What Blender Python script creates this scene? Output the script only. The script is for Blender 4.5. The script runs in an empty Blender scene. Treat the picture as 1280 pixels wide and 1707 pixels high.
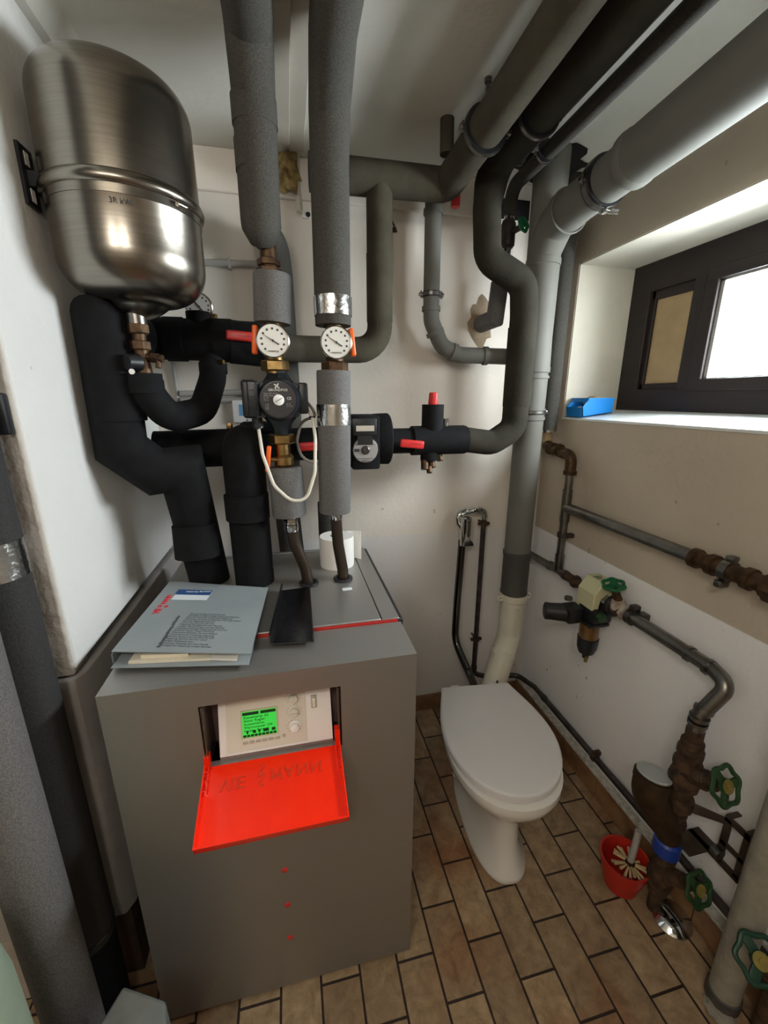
import bpy, bmesh, math, random
from mathutils import Vector, Matrix
random.seed(7)
SC = bpy.context.scene
COL = SC.collection
R = math.radians

# ------------------------------------------------------------------ camera, world, lights, exposure
cam = bpy.data.objects.new('camera', bpy.data.cameras.new('camera'))
COL.objects.link(cam); SC.camera = cam
cam.location = (0, 0, 1.5)
cam.rotation_euler = (R(90 - 15.3), 0, R(-12.65))
cam.data.sensor_fit = 'VERTICAL'; cam.data.sensor_height = 36.0
cam.data.lens = 36.0 * 690 / 1707
cam.data.clip_start = 0.02

W = bpy.data.worlds.new('daylight'); SC.world = W; W.use_nodes = True
W.node_tree.nodes['Background'].inputs[0].default_value = (0.86, 0.94, 1.0, 1)
W.node_tree.nodes['Background'].inputs[1].default_value = 6.0

def area(name, loc, rot, sx, sy, watts, color):
    l = bpy.data.lights.new(name, 'AREA'); l.shape = 'RECTANGLE'; l.size = sx; l.size_y = sy
    l.energy = watts; l.color = color
    o = bpy.data.objects.new(name, l); COL.objects.link(o); o.location = loc; o.rotation_euler = rot
    return o
area('window_daylight', (1.58, 0.90, 1.80), (0, R(80), 0), 0.75, 1.5, 115, (0.93, 0.97, 1.0))
def point(name, loc, r, watts, color):
    l = bpy.data.lights.new(name, 'POINT'); l.shadow_soft_size = r; l.energy = watts; l.color = color
    o = bpy.data.objects.new(name, l); COL.objects.link(o); o.location = loc
point('lamp_light_left', (-0.55, -0.45, 2.02), .09, 9.0, (1.0, 0.95, 0.87))
point('lamp_light_right', (-0.15, -0.45, 2.02), .09, 9.0, (1.0, 0.95, 0.87))

SC.view_settings.view_transform = 'Standard'
SC.view_settings.look = 'None'
SC.view_settings.exposure = 0.45
SC.view_settings.gamma = 1.0
SC.view_settings.use_curve_mapping = False

# ------------------------------------------------------------------ materials
def lin(c):
    if isinstance(c, str):
        c = [int(c[i:i + 2], 16) / 255 for i in (0, 2, 4)]
        return tuple(((v / 12.92) if v <= .04045 else ((v + .055) / 1.055) ** 2.4) for v in c) + (1,)
    return tuple(c) + (1,)
def mat(name, c, rough=.6, metal=0, c2=None, scale=20, detail=3, lo=.35, hi=.65, bump=0, bscale=None, coat=0, spec=None, trans=0, emit=None, es=0, stretch=None):
    m = bpy.data.materials.new(name); m.use_nodes = True
    nt = m.node_tree; N = nt.nodes; L = nt.links; b = N['Principled BSDF']
    b.inputs['Base Color'].default_value = lin(c)
    b.inputs['Roughness'].default_value = rough; b.inputs['Metallic'].default_value = metal
    b.inputs['Coat Weight'].default_value = coat
    if spec is not None: b.inputs['Specular IOR Level'].default_value = spec
    b.inputs['Transmission Weight'].default_value = trans
    if emit: b.inputs['Emission Color'].default_value = lin(emit); b.inputs['Emission Strength'].default_value = es
    tc = N.new('ShaderNodeTexCoord'); src = tc.outputs['Object']
    if stretch:
        mp = N.new('ShaderNodeMapping'); mp.inputs['Scale'].default_value = stretch
        L.new(src, mp.inputs[0]); src = mp.outputs[0]
    if c2 is not None:
        n = N.new('ShaderNodeTexNoise'); n.inputs['Scale'].default_value = scale; n.inputs['Detail'].default_value = detail
        L.new(src, n.inputs['Vector'])
        r = N.new('ShaderNodeValToRGB'); r.color_ramp.elements[0].position = lo; r.color_ramp.elements[1].position = hi
        r.color_ramp.elements[0].color = lin(c); r.color_ramp.elements[1].color = lin(c2)
        L.new(n.outputs['Fac'], r.inputs[0]); L.new(r.outputs[0], b.inputs['Base Color'])
    if bump:
        n = N.new('ShaderNodeTexNoise'); n.inputs['Scale'].default_value = bscale or scale; n.inputs['Detail'].default_value = 4
        L.new(src, n.inputs['Vector'])
        bp = N.new('ShaderNodeBump'); bp.inputs['Strength'].default_value = bump; bp.inputs['Distance'].default_value = .01
        L.new(n.outputs['Fac'], bp.inputs['Height']); L.new(bp.outputs[0], b.inputs['Normal'])
    return m

def wall_mat(name, low, high, split=0.925, bump=.12, edge=None):
    """painted plaster: white lower zone up to a height, cream above it (two real coats of paint)"""
    m = bpy.data.materials.new(name); m.use_nodes = True
    nt = m.node_tree; N = nt.nodes; L = nt.links; b = N['Principled BSDF']; b.inputs['Roughness'].default_value = .85
    g = N.new('ShaderNodeNewGeometry'); s = N.new('ShaderNodeSeparateXYZ'); L.new(g.outputs['Position'], s.inputs[0])
    mr = N.new('ShaderNodeMapRange'); mr.inputs['From Min'].default_value = split - .002; mr.inputs['From Max'].default_value = split + .002
    L.new(s.outputs['Z'], mr.inputs['Value'])
    n = N.new('ShaderNodeTexNoise'); n.inputs['Scale'].default_value = 2.2; n.inputs['Detail'].default_value = 5
    L.new(g.outputs['Position'], n.inputs['Vector'])
    def tone(c, d):
        r = N.new('ShaderNodeValToRGB'); r.color_ramp.elements[0].position = .3; r.color_ramp.elements[1].position = .7
        r.color_ramp.elements[0].color = lin(c); r.color_ramp.elements[1].color = lin(d)
        L.new(n.outputs['Fac'], r.inputs[0]); return r.outputs[0]
    mx = N.new('ShaderNodeMix'); mx.data_type = 'RGBA'
    L.new(mr.outputs[0], mx.inputs['Factor']); L.new(tone(*low), mx.inputs['A']); L.new(tone(*high), mx.inputs['B'])
    # small dark specks of dirt
    n3 = N.new('ShaderNodeTexNoise'); n3.inputs['Scale'].default_value = 26; n3.inputs['Detail'].default_value = 1
    L.new(g.outputs['Position'], n3.inputs['Vector'])
    r3 = N.new('ShaderNodeValToRGB'); r3.color_ramp.elements[0].position = .78; r3.color_ramp.elements[1].position = .80
    r3.color_ramp.elements[0].color = (0, 0, 0, 1); r3.color_ramp.elements[1].color = (.45, .45, .45, 1)
    L.new(n3.outputs['Fac'], r3.inputs[0])
    mx2 = N.new('ShaderNodeMix'); mx2.data_type = 'RGBA'; mx2.inputs['B'].default_value = lin('8a8178')
    L.new(r3.outputs[0], mx2.inputs['Factor']); L.new(mx.outputs['Result'], mx2.inputs['A'])
    L.new(mx2.outputs['Result'], b.inputs['Base Color'])
    n2 = N.new('ShaderNodeTexNoise'); n2.inputs['Scale'].default_value = 60; n2.inputs['Detail'].default_value = 6
    L.new(g.outputs['Position'], n2.inputs['Vector'])
    bp = N.new('ShaderNodeBump'); bp.inputs['Strength'].default_value = bump; bp.inputs['Distance'].default_value = .012
    L.new(n2.outputs['Fac'], bp.inputs['Height']); L.new(bp.outputs[0], b.inputs['Normal'])
    return m

def tile_mat(name):
    """running-bond rectangular clay tiles 10 x 21 cm laid along the depth of the room"""
    m = bpy.data.materials.new(name); m.use_nodes = True
    nt = m.node_tree; N = nt.nodes; L = nt.links; b = N['Principled BSDF']; b.inputs['Roughness'].default_value = .62
    g = N.new('ShaderNodeNewGeometry'); s = N.new('ShaderNodeSeparateXYZ'); L.new(g.outputs['Position'], s.inputs[0])
    ax = N.new('ShaderNodeMath'); ax.operation = 'ADD'; ax.inputs[1].default_value = 10.4 - .4135
    L.new(s.outputs['X'], ax.inputs[0])
    ay = N.new('ShaderNodeMath'); ay.operation = 'ADD'; ay.inputs[1].default_value = 10.475 - .847 - .003
    L.new(s.outputs['Y'], ay.inputs[0])
    cb = N.new('ShaderNodeCombineXYZ'); L.new(ay.outputs[0], cb.inputs['X']); L.new(ax.outputs[0], cb.inputs['Y'])
    br = N.new('ShaderNodeTexBrick'); br.offset = .5; br.offset_frequency = 2
    br.inputs['Scale'].default_value = 1; br.inputs['Brick Width'].default_value = .2095; br.inputs['Row Height'].default_value = .104
    br.inputs['Mortar Size'].default_value = .0035; br.inputs['Mortar Smooth'].default_value = .3; br.inputs['Bias'].default_value = -.15
    br.inputs['Color1'].default_value = lin('a1896c'); br.inputs['Color2'].default_value = lin('bfa683'); br.inputs['Mortar'].default_value = lin('33221a')
    L.new(cb.outputs[0], br.inputs['Vector'])
    n = N.new('ShaderNodeTexNoise'); n.inputs['Scale'].default_value = 24; n.inputs['Detail'].default_value = 9; n.inputs['Roughness'].default_value = .68; n.inputs['Distortion'].default_value = .5
    L.new(g.outputs['Position'], n.inputs['Vector'])
    r = N.new('ShaderNodeValToRGB'); r.color_ramp.elements[0].position = .32; r.color_ramp.elements[1].position = .66
    r.color_ramp.elements[0].color = lin('8b7864'); r.color_ramp.elements[1].color = lin('ffffff')
    L.new(n.outputs['Fac'], r.inputs[0])
    mx = N.new('ShaderNodeMix'); mx.data_type = 'RGBA'; mx.blend_type = 'MULTIPLY'; mx.inputs['Factor'].default_value = .65
    L.new(br.outputs['Color'], mx.inputs['A']); L.new(r.outputs[0], mx.inputs['B'])
    # rusty orange stained patches
    n4 = N.new('ShaderNodeTexNoise'); n4.inputs['Scale'].default_value = 3.2; n4.inputs['Detail'].default_value = 3
    L.new(g.outputs['Position'], n4.inputs['Vector'])
    r4 = N.new('ShaderNodeValToRGB'); r4.color_ramp.elements[0].position = .5; r4.color_ramp.elements[1].position = .68
    r4.color_ramp.elements[0].color = (0, 0, 0, 1); r4.color_ramp.elements[1].color = (.75, .75, .75, 1)
    L.new(n4.outputs['Fac'], r4.inputs[0])
    mx3 = N.new('ShaderNodeMix'); mx3.data_type = 'RGBA'; mx3.blend_type = 'MULTIPLY'; mx3.inputs['B'].default_value = lin('e0a878')
    L.new(r4.outputs[0], mx3.inputs['Factor']); L.new(mx.outputs['Result'], mx3.inputs['A'])
    L.new(mx3.outputs['Result'], b.inputs['Base Color'])
    # crackled veins
    v = N.new('ShaderNodeTexNoise'); v.inputs['Scale'].default_value = 30; v.inputs['Detail'].default_value = 5
    L.new(g.outputs['Position'], v.inputs['Vector'])
    ad = N.new('ShaderNodeMath'); ad.operation = 'MULTIPLY_ADD'; ad.inputs[1].default_value = -1.6
    L.new(br.outputs['Fac'], ad.inputs[0]); L.new(v.outputs['Fac'], ad.inputs[2])
    bp = N.new('ShaderNodeBump'); bp.inputs['Strength'].default_value = .5; bp.inputs['Distance'].default_value = .004
    L.new(ad.outputs[0], bp.inputs['Height']); L.new(bp.outputs[0], b.inputs['Normal'])
    return m

M = {}
M['wall_left'] = wall_mat('plaster_left', ('dcdad5', 'e6e4e0'), ('dedcd8', 'eae8e4'), .94, .18)
M['pillar'] = mat('plaster_rough', 'b5aca2', .9, c2='c4bcb2', scale=9, bump=.55, bscale=45)
M['wall_back'] = wall_mat('plaster_back', ('d9d4d0', 'e3dfdb'), ('dcd2c6', 'e9e1d6'), .925, .10)
M['wall_right'] = wall_mat('plaster_right', ('eeeeef', 'f6f6f6'), ('bcb09e', 'cbbfad'), .925, .25)
M['wall_far'] = mat('plaster_far', 'b8ad9c', .9, c2='c4b9a8', scale=3)
M['ceiling'] = mat('ceiling_paint', 'cfcdc3', .9, c2='dad8cf', scale=2.5, bump=.1, bscale=50)
M['reveal'] = mat('reveal_paint', 'c9c3b5', .8, c2='d4cebf', scale=5, bump=.12, bscale=40)
M['sill'] = mat('sill_tile', 'dfe4e2', .25, c2='eef2f0', scale=8)
M['floor'] = tile_mat('floor_tiles')
M['skirt'] = mat('skirting_tile', '6f4f36', .5, c2='93704d', scale=14, bump=.2, bscale=40)
M['grout'] = mat('skirting_grout', 'd0cdc4', .8, c2='a5a298', scale=60)
M['black'] = mat('rubber_foam_black', '0c0c0e', .85, c2='131316', scale=35, bump=.12, bscale=220, spec=.25)
M['grey'] = mat('pe_foam_grey', '5c5a59', .88, c2='737170', scale=420, detail=1, bump=.18, bscale=420, spec=.3)
M['greyd'] = mat('pe_foam_dusty', '43413d', .92, c2='504e49', scale=300, detail=1, bump=.15, bscale=300, spec=.2)
M['brown'] = mat('foam_aged_brown', '403b31', .92, c2='4b463a', scale=12, bump=.15, bscale=200, spec=.2)
M['brownd'] = mat('foam_aged_dark', '2b2922', .92, c2='35322a', scale=10, bump=.15, bscale=200, spec=.2)
M['pvc'] = mat('pvc_grey', '67665f', .65, c2='6d6c66', scale=6, spec=.3)
M['pvcd'] = mat('pvc_dark', '45423f', .55)
M['whitep'] = mat('plastic_aged_white', 'cfc9b6', .4, c2='d9d4c4', scale=10)
M['steel'] = mat('brushed_stainless', '8c867d', .27, 1, c2='958f85', scale=6, bump=.015, bscale=30, stretch=(1, 1, 40))
M['darkchrome'] = mat('dark_chrome', '5a5754', .14, 1)
M['chrome'] = mat('chrome', 'c9cbcc', .10, 1)
M['zinc'] = mat('zinc_pipe', '8b8985', .32, 1, c2='75706b', scale=18)
M['zincd'] = mat('dull_pipe', '5f5a58', .4, .8, c2='4a4442', scale=20)
M['housing'] = mat('housing_bronze', '4a3826', .5, .5, c2='33261a', scale=30)
M['rust'] = mat('rusty_iron', '33251c', .75, .25, c2='5a432f', scale=38, bump=.35, bscale=80)
M['brass'] = mat('brass', 'a08456', .38, 1, c2='7c6440', scale=40)
M['bronze'] = mat('old_brass', '5d4630', .5, .7, c2='402f22', scale=50, bump=.15, bscale=90)
M['cast'] = mat('painted_cast', '171b20', .35, .2, c2='20262d', scale=30, bump=.1, bscale=120)
M['blackp'] = mat('black_plastic', '17181a', .42, c2='202124', scale=40)
M['facep'] = mat('pump_nameplate', '2a2629', .45)
M['boiler'] = mat('boiler_metallic', '9f9d99', .40, .72, c2='a7a5a1', scale=500, detail=1, bump=.03, bscale=500)
M['boilerd'] = mat('boiler_gap_shade', '2b2a2c', .5, .3)  # dark tone stands for the shadow between hood and body
M['red'] = mat('red_handle', 'cf2f2e', .4)
M['redband'] = mat('red_band', 'c93a35', .35)
M['flap'] = mat('flap_translucent_red', 'ff2d08', .28, c2='fa2806', scale=25, coat=.4, emit='ff2a08', es=.0)
M['orange'] = mat('orange_plastic', 'f0641c', .4)
M['cream'] = mat('cream_plastic', 'e0dccf', .5)
M['white'] = mat('white_plastic', 'f4f3f1', .45)
M['panelg'] = mat('panel_beige', 'b9b0a2', .5)
M['lcd'] = mat('lcd_backlit', '2fae3a', .3, emit='39c546', es=.55)
M['lcdd'] = mat('lcd_dark', '0d3a18', .4)
M['mauve'] = mat('inner_mauve', '937a76', .6)
M['ceramic'] = mat('ceramic_white', 'e4e2dd', .12, coat=.5)
M['seat'] = mat('seat_plastic', 'dcdadb', .38, c2='d8d6d8', scale=4)
M['paperc'] = mat('folder_card', '8d9598', .45, c2='959da0', scale=6)
M['paper'] = mat('paper', 'e9e2cf', .7)
M['paperw'] = mat('paper_white', 'ece9e4', .8, bump=.1, bscale=60)
M['ink'] = mat('dark_ink', '35393c', .6); M['inkg'] = mat('grey_ink', '55595c', .6)
M['redink'] = mat('red_ink', 'd8323a', .6)
M['blueink'] = mat('card_blue', '274f86', .5)
M['whiteink'] = mat('card_white', 'dfe5ea', .5)
M['tray'] = mat('black_lacquer', '0d0d10', .22, c2='18181d', scale=60, bump=.1, bscale=25)
M['tape'] = mat('aluminium_tape', 'c3c4c4', .22, 1, bump=.5, bscale=22)
M['dial'] = mat('dial_white', 'e6e4de', .35)
M['glassd'] = mat('dial_ring', 'a9a49b', .2, 1)
M['green'] = mat('green_wheel', '0f5b3a', .4, c2='16673f', scale=20)
M['greend'] = mat('green_wheel_old', '1b3a1c', .5, c2='244a24', scale=30)
M['yellowb'] = mat('yellow_disc', '75682f', .5, c2='8c7d36', scale=60)
M['wood'] = mat('window_wood_dark', '1d1311', .5, c2='251917', scale=5, stretch=(6, 1, 6), bump=.06, bscale=60)
M['tan'] = mat('tan_board', 'a88f6a', .8, c2='b39a74', scale=12)
M['bead'] = mat('glazing_bead', '9a9794', .4)
M['blue'] = mat('blue_bin', '1080d0', .35)
M['bluer'] = mat('blue_ring', '1d3c97', .4)
M['bucket'] = mat('red_bucket', 'b3261a', .4)
M['bristle'] = mat('pale_bristle', 'cbb389', .8, c2='b39a70', scale=90)
M['dark'] = mat('dark_void', '0c0b0b', .9)
M['foamy'] = mat('crumbled_plaster', 'b29a63', .95, c2='6f5836', scale=35, bump=.8, bscale=45)
M['conc'] = mat('grey_concrete', '747876', .85, c2='656967', scale=18, bump=.2, bscale=60)
M['palegreen'] = mat('pale_green_paint', '9aa894', .6, c2='8a9a85', scale=8)
M['sock'] = mat('conduit_grey', 'a29e98', .5)
M['cable'] = mat('white_cable', 'dcd6c8', .45)
M['cableg'] = mat('grey_cable', 'a79f96', .5)
M['amber'] = mat('amber_cup', '6a4a22', .2, c2='593c1b', scale=15, coat=.5)
M['beigep'] = mat('beige_timer', 'c9c6a0', .5)
M['cementp'] = mat('shaded_white_pipe', '8b877b', .7, c2='9b968a', scale=25, bump=.25, bscale=70)  # white paint greyed so the colour carries the shade on the pipe
M['valvew'] = mat('scaled_valve', 'b9b1a4', .7, c2='8b6f5c', scale=40, bump=.3, bscale=70)
M['bluelab'] = mat('blue_label', '6ba3c9', .5)
def _braid():
    m = bpy.data.materials.new('braided_hose'); m.use_nodes = True
    nt = m.node_tree; N = nt.nodes; L = nt.links; b = N['Principled BSDF']; b.inputs['Roughness'].default_value = .4; b.inputs['Metallic'].default_value = .7
    tc = N.new('ShaderNodeTexCoord'); ck = N.new('ShaderNodeTexWave'); ck.inputs['Scale'].default_value = 120; ck.bands_direction = 'DIAGONAL'; ck.inputs['Distortion'].default_value = 2
    L.new(tc.outputs['Object'], ck.inputs['Vector'])
    r = N.new('ShaderNodeValToRGB'); r.color_ramp.elements[0].color = lin('1d1715'); r.color_ramp.elements[1].color = lin('6b5c50'); r.color_ramp.elements[0].position = .45
    L.new(ck.outputs['Fac'], r.inputs[0]); L.new(r.outputs[0], b.inputs['Base Color'])
    return m
M['braid'] = _braid()
def _glass():
    m = bpy.data.materials.new('window_glass'); m.use_nodes = True
    nt = m.node_tree; N = nt.nodes; L = nt.links; N.remove(N['Principled BSDF'])
    t = N.new('ShaderNodeBsdfTransparent'); t.inputs[0].default_value = (.95, .97, .97, 1)
    g = N.new('ShaderNodeBsdfGlossy'); g.inputs['Roughness'].default_value = .02
    mx = N.new('ShaderNodeMixShader'); mx.inputs[0].default_value = .08
    L.new(t.outputs[0], mx.inputs[1]); L.new(g.outputs[0], mx.inputs[2]); L.new(mx.outputs[0], N['Material Output'].inputs[0])
    return m
M['glass'] = _glass()

# ------------------------------------------------------------------ mesh builder (all coordinates in metres, world space)
def frame(axis, hint=(0, 0, 1)):
    a = Vector(axis).normalized(); h = Vector(hint)
    if abs(a.dot(h.normalized())) > .98: h = Vector((0, 1, 0)) if abs(a.y) < .9 else Vector((1, 0, 0))
    u = h.cross(a).normalized(); v = a.cross(u)
    return a, u, v

class MB:
    def __init__(s): s.v = []; s.f = []; s.smooth = 35
    def add(s, vs, fs):
        o = len(s.v); s.v += [Vector(p) for p in vs]; s.f += [tuple(i + o for i in f) for f in fs]; return s
    def box(s, c, d, rz=0, rot=None, top=1.0, topy=None):
        x, y, z = (k / 2 for k in d); ty = top if topy is None else topy
        p = [(-x, -y, -z), (x, -y, -z), (x, y, -z), (-x, y, -z), (-x * top, -y * ty, z), (x * top, -y * ty, z), (x * top, y * ty, z), (-x * top, y * ty, z)]
        m = rot if rot is not None else Matrix.Rotation(rz, 3, 'Z')
        return s.add([m @ Vector(q) + Vector(c) for q in p], [(0, 3, 2, 1), (4, 5, 6, 7), (0, 1, 5, 4), (1, 2, 6, 5), (2, 3, 7, 6), (3, 0, 4, 7)])
    def span(s, a, b): return s.box([(i + j) / 2 for i, j in zip(a, b)], [abs(j - i) for i, j in zip(a, b)])
    def rbox(s, c, d, b=.004, seg=2, rz=0, rot=None):
        bm = bmesh.new(); bmesh.ops.create_cube(bm, size=1)
        for v in bm.verts: v.co = Vector((v.co.x * d[0], v.co.y * d[1], v.co.z * d[2]))
        bmesh.ops.bevel(bm, geom=list(bm.edges), offset=min(b, min(d) * .45), segments=seg, profile=.5, affect='EDGES')
        m = rot if rot is not None else Matrix.Rotation(rz, 3, 'Z')
        bm.verts.index_update()
        s.add([m @ v.co + Vector(c) for v in bm.verts], [tuple(v.index for v in f.verts) for f in bm.faces]); bm.free(); return s
    def lathe(s, o, axis, prof, n=28, hint=(0, 0, 1), sx=1, lobes=0, amp=0):
        a, u, v = frame(axis, hint); o = Vector(o); vs = []; fs = []
        for r, h in prof:
            for i in range(n):
                t = 2 * math.pi * i / n; k = 1 + amp * math.cos(lobes * t) if lobes else 1
                vs.append(o + a * h + (u * math.cos(t) * sx + v * math.sin(t)) * r * k)
        for j in range(len(prof) - 1):
            for i in range(n):
                k = (i + 1) % n
                fs.append((j * n + i, j * n + k, (j + 1) * n + k, (j + 1) * n + i))
        if prof[0][0] > 1e-6: fs.append(tuple(reversed(range(n))))
        if prof[-1][0] > 1e-6: fs.append(tuple(range((len(prof) - 1) * n, len(prof) * n)))
        return s.add(vs, fs)
    def cyl(s, a, b, r, r2=None, n=28):
        a = Vector(a); b = Vector(b); L = (b - a).length
        return s.lathe(a, b - a, [(r, 0), (r if r2 is None else r2, L)], n)
    def hexn(s, a, b, r):
        a = Vector(a); b = Vector(b); L = (b - a).length
        return s.lathe(a, b - a, [(r * .9, 0), (r, L * .12), (r, L * .88), (r * .9, L)], 6)
    def ring(s, o, axis, Rr, r, n=36, m=10, flat=1, arc=(0, 360)):
        a, u, v = frame(axis); o = Vector(o); vs = []; fs = []
        full = arc[1] - arc[0] >= 360; k = n if full else n + 1
        for i in range(k):
            t = R(arc[0] + (arc[1] - arc[0]) * i / n); d = u * math.cos(t) + v * math.sin(t)
            for j in range(m):
                q = 2 * math.pi * j / m
                vs.append(o + d * (Rr + r * math.cos(q)) + a * r * flat * math.sin(q))
        for i in range(n if full else n):
            for j in range(m):
                i2 = (i + 1) % k if full else i + 1
                fs.append((i * m + j, i2 * m + j, i2 * m + (j + 1) % m, i * m + (j + 1) % m))
        if not full: fs += [tuple(reversed(range(m))), tuple(range(n * m, n * m + m))]
        return s.add(vs, fs)
    def band(s, o, axis, r, w, th=.002, n=32):
        return s.lathe(Vector(o) - Vector(axis).normalized() * w / 2, axis, [(r, 0), (r + th, 0), (r + th, w), (r, w)], n)
    def tube(s, pts, r, fillet=None, n=24, seg=8, rads=None, cap=True, wob=0):
        P = [Vector(p) for p in pts]; fillet = (r * 1.8) if fillet is None else fillet
        path = [P[0]]; rr = [rads[0] if rads else r]
        for i in range(1, len(P) - 1):
            a, b, c = P[i - 1], P[i], P[i + 1]; d1 = (a - b); d2 = (c - b); l1, l2 = d1.length, d2.length
            d1.normalize(); d2.normalize(); ang = d1.angle(d2, math.pi)
            rv = rads[i] if rads else r
            if fillet <= 0 or ang > R(176): path.append(b); rr.append(rv); continue
            t = min(fillet / math.tan(ang / 2), l1 * .49, l2 * .49); fr = t * math.tan(ang / 2)
            cen = b + (d1 + d2).normalized() * (fr / math.sin(ang / 2))
            p0 = b + d1 * t; p1 = b + d2 * t; w0 = p0 - cen; w1 = p1 - cen; tot = w0.angle(w1, 0)
            ax = w0.cross(w1)
            if ax.length < 1e-9: path.append(b); rr.append(rv); continue
            ax.normalize(); k = max(3, int(seg * tot / (math.pi / 2)))
            for q in range(k + 1):
                path.append(cen + Matrix.Rotation(tot * q / k, 3, ax) @ w0); rr.append(rv)
        path.append(P[-1]); rr.append(rads[-1] if rads else r)
        T = []
        for i in range(len(path)):
            a = path[max(i - 1, 0)]; b = path[min(i + 1, len(path) - 1)]
            if 0 < i < len(path) - 1:
                t = (path[i] - a).normalized() + (b - path[i]).normalized()
            else: t = b - a
            T.append(t.normalized())
        _, u, v = frame(T[0]); vs = []; fs = []
        for i, p in enumerate(path):
            if i:
                q = T[i - 1].rotation_difference(T[i]); u = q @ u; u = (u - T[i] * u.dot(T[i])).normalized()
            v = T[i].cross(u); st = 1.0; mdir = None
            if 0 < i < len(path) - 1:
                c = (path[i] - path[i - 1]).normalized().dot((path[i + 1] - path[i]).normalized())
                st = 1 / max(.5, math.sqrt((1 + c) / 2)); mdir = ((path[i + 1] - path[i]).normalized() - (path[i] - path[i - 1]).normalized())
                if mdir.length > 1e-6: mdir.normalize()
                else: mdir = None
            for j in range(n):
                t = 2 * math.pi * j / n; o = (u * math.cos(t) + v * math.sin(t)) * rr[i]
                if wob: o *= 1 + wob * math.sin(i * 1.7 + 3 * t)
                if mdir is not None and st > 1.001: o += mdir * (o.dot(mdir)) * (st - 1)
                vs.append(p + o)
        for i in range(len(path) - 1):
            for j in range(n): fs.append((i * n + j, i * n + (j + 1) % n, (i + 1) * n + (j + 1) % n, (i + 1) * n + j))
        if cap: fs += [tuple(reversed(range(n))), tuple(range((len(path) - 1) * n, len(path) * n))]
        return s.add(vs, fs)
    def prism(s, poly, o, u, v, d):
        """extrude a 2D outline (in the plane o,u,v) by vector d"""
        o = Vector(o); u = Vector(u); v = Vector(v); d = Vector(d); n = len(poly)
        p = [o + u * a + v * b for a, b in poly]
        return s.add(p + [q + d for q in p], [tuple(reversed(range(n))), tuple(range(n, 2 * n))] + [(i, (i + 1) % n, n + (i + 1) % n, n + i) for i in range(n)])
    def loft(s, rings):
        n = len(rings[0]); vs = [p for r in rings for p in r]; fs = []
        for j in range(len(rings) - 1):
            for i in range(n): fs.append((j * n + i, j * n + (i + 1) % n, (j + 1) * n + (i + 1) % n, (j + 1) * n + i))
        fs += [tuple(reversed(range(n))), tuple(range((len(rings) - 1) * n, len(rings) * n))]
        return s.add(vs, fs)
    def build(s, name, m, parent=None, base=None, bevel=0, sharp=35):
        if base is None:
            if parent is not None: base = Vector(root_of(parent)['_b'])
            else:
                xs = [p.x for p in s.v]; ys = [p.y for p in s.v]; zs = [p.z for p in s.v]
                base = Vector(((min(xs) + max(xs)) / 2, (min(ys) + max(ys)) / 2, min(zs)))
        me = bpy.data.meshes.new(name); me.from_pydata([p - Vector(base) for p in s.v], [], s.f); me.validate(); me.update()
        bm = bmesh.new(); bm.from_mesh(me); bmesh.ops.recalc_face_normals(bm, faces=bm.faces); bm.to_mesh(me); bm.free()
        me.polygons.foreach_set('use_smooth', [True] * len(me.polygons)); me.set_sharp_from_angle(angle=R(sharp))
        me.materials.append(M[m] if isinstance(m, str) else m)
        o = bpy.data.objects.new(name, me); COL.objects.link(o)
        if parent is not None: o.parent = parent
        else: o.location = base; o['_b'] = list(base)
        if bevel:
            b = o.modifiers.new('bevel', 'BEVEL'); b.width = bevel; b.segments = 2; b.limit_method = 'ANGLE'; b.angle_limit = R(40)
        return o

GROUPS = {'wheel_valve': 'hand-wheel valves on the right wall', 'thermometer_valve': 'thermometer valves on the grey pipes', 'flexible_hose': 'braided hoses into the boiler', 'ball_valve_lever': 'red lever handles', 'ceiling_pipe': 'insulated pipes under the ceiling', 'tall_pipe': 'tall insulated pipes at the left edge', 'conduit': 'grey conduits on the back wall', 'insulation_sleeve': 'grey foam sleeves', 'insulated_riser': 'grey insulated pipes rising to the ceiling'}
def root_of(o):
    while o.parent is not None: o = o.parent
    return o
def tag(o, label=None, cat=None, group=None, kind=None):
    if label: o['label'] = label
    group = group or GROUPS.get(o.name.split('.')[0])
    if cat: o['category'] = cat
    if group: o['group'] = group
    if kind: o['kind'] = kind
    return o
def thing(name, loc, label, cat, group=None, kind=None):
    o = bpy.data.objects.new(name, None); COL.objects.link(o); o.location = loc; o['_b'] = list(loc); o.empty_display_size = .05
    return tag(o, label, cat, group, kind)
def struct(name, mb, m, parent=None, **k):
    o = mb.build(name, m, parent, **k)
    if parent is None: o['kind'] = 'structure'
    return o
def text(parent, name, body, o, u, v, size, m, depth=.0006, sp=1.0, spy=1.0, mirror=False, align='LEFT', lines=1.0):
    """flat raised lettering; o = start, u = reading direction, v = up direction"""
    cu = bpy.data.curves.new(name, 'FONT'); cu.body = body; cu.size = size; cu.extrude = depth; cu.space_character = sp
    cu.align_x = align; cu.space_line = lines; cu.resolution_u = 2
    t = bpy.data.objects.new('tmp', cu); COL.objects.link(t)
    dg = bpy.context.evaluated_depsgraph_get(); me = bpy.data.meshes.new_from_object(t.evaluated_get(dg))
    bpy.data.objects.remove(t)
    u = Vector(u).normalized(); v = Vector(v); v = (v - u * v.dot(u)).normalized(); w = u.cross(v)
    base = Vector(root_of(parent)['_b'])
    for p in me.vertices:
        q = Vector(o) + u * p.co.x + v * p.co.y * spy * (-1 if mirror else 1) + w * p.co.z; p.co = q - base
    me.materials.clear(); me.materials.append(M[m]); me.name = name
    ob = bpy.data.objects.new(name, me); COL.objects.link(ob); ob.parent = parent
    return ob

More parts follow.
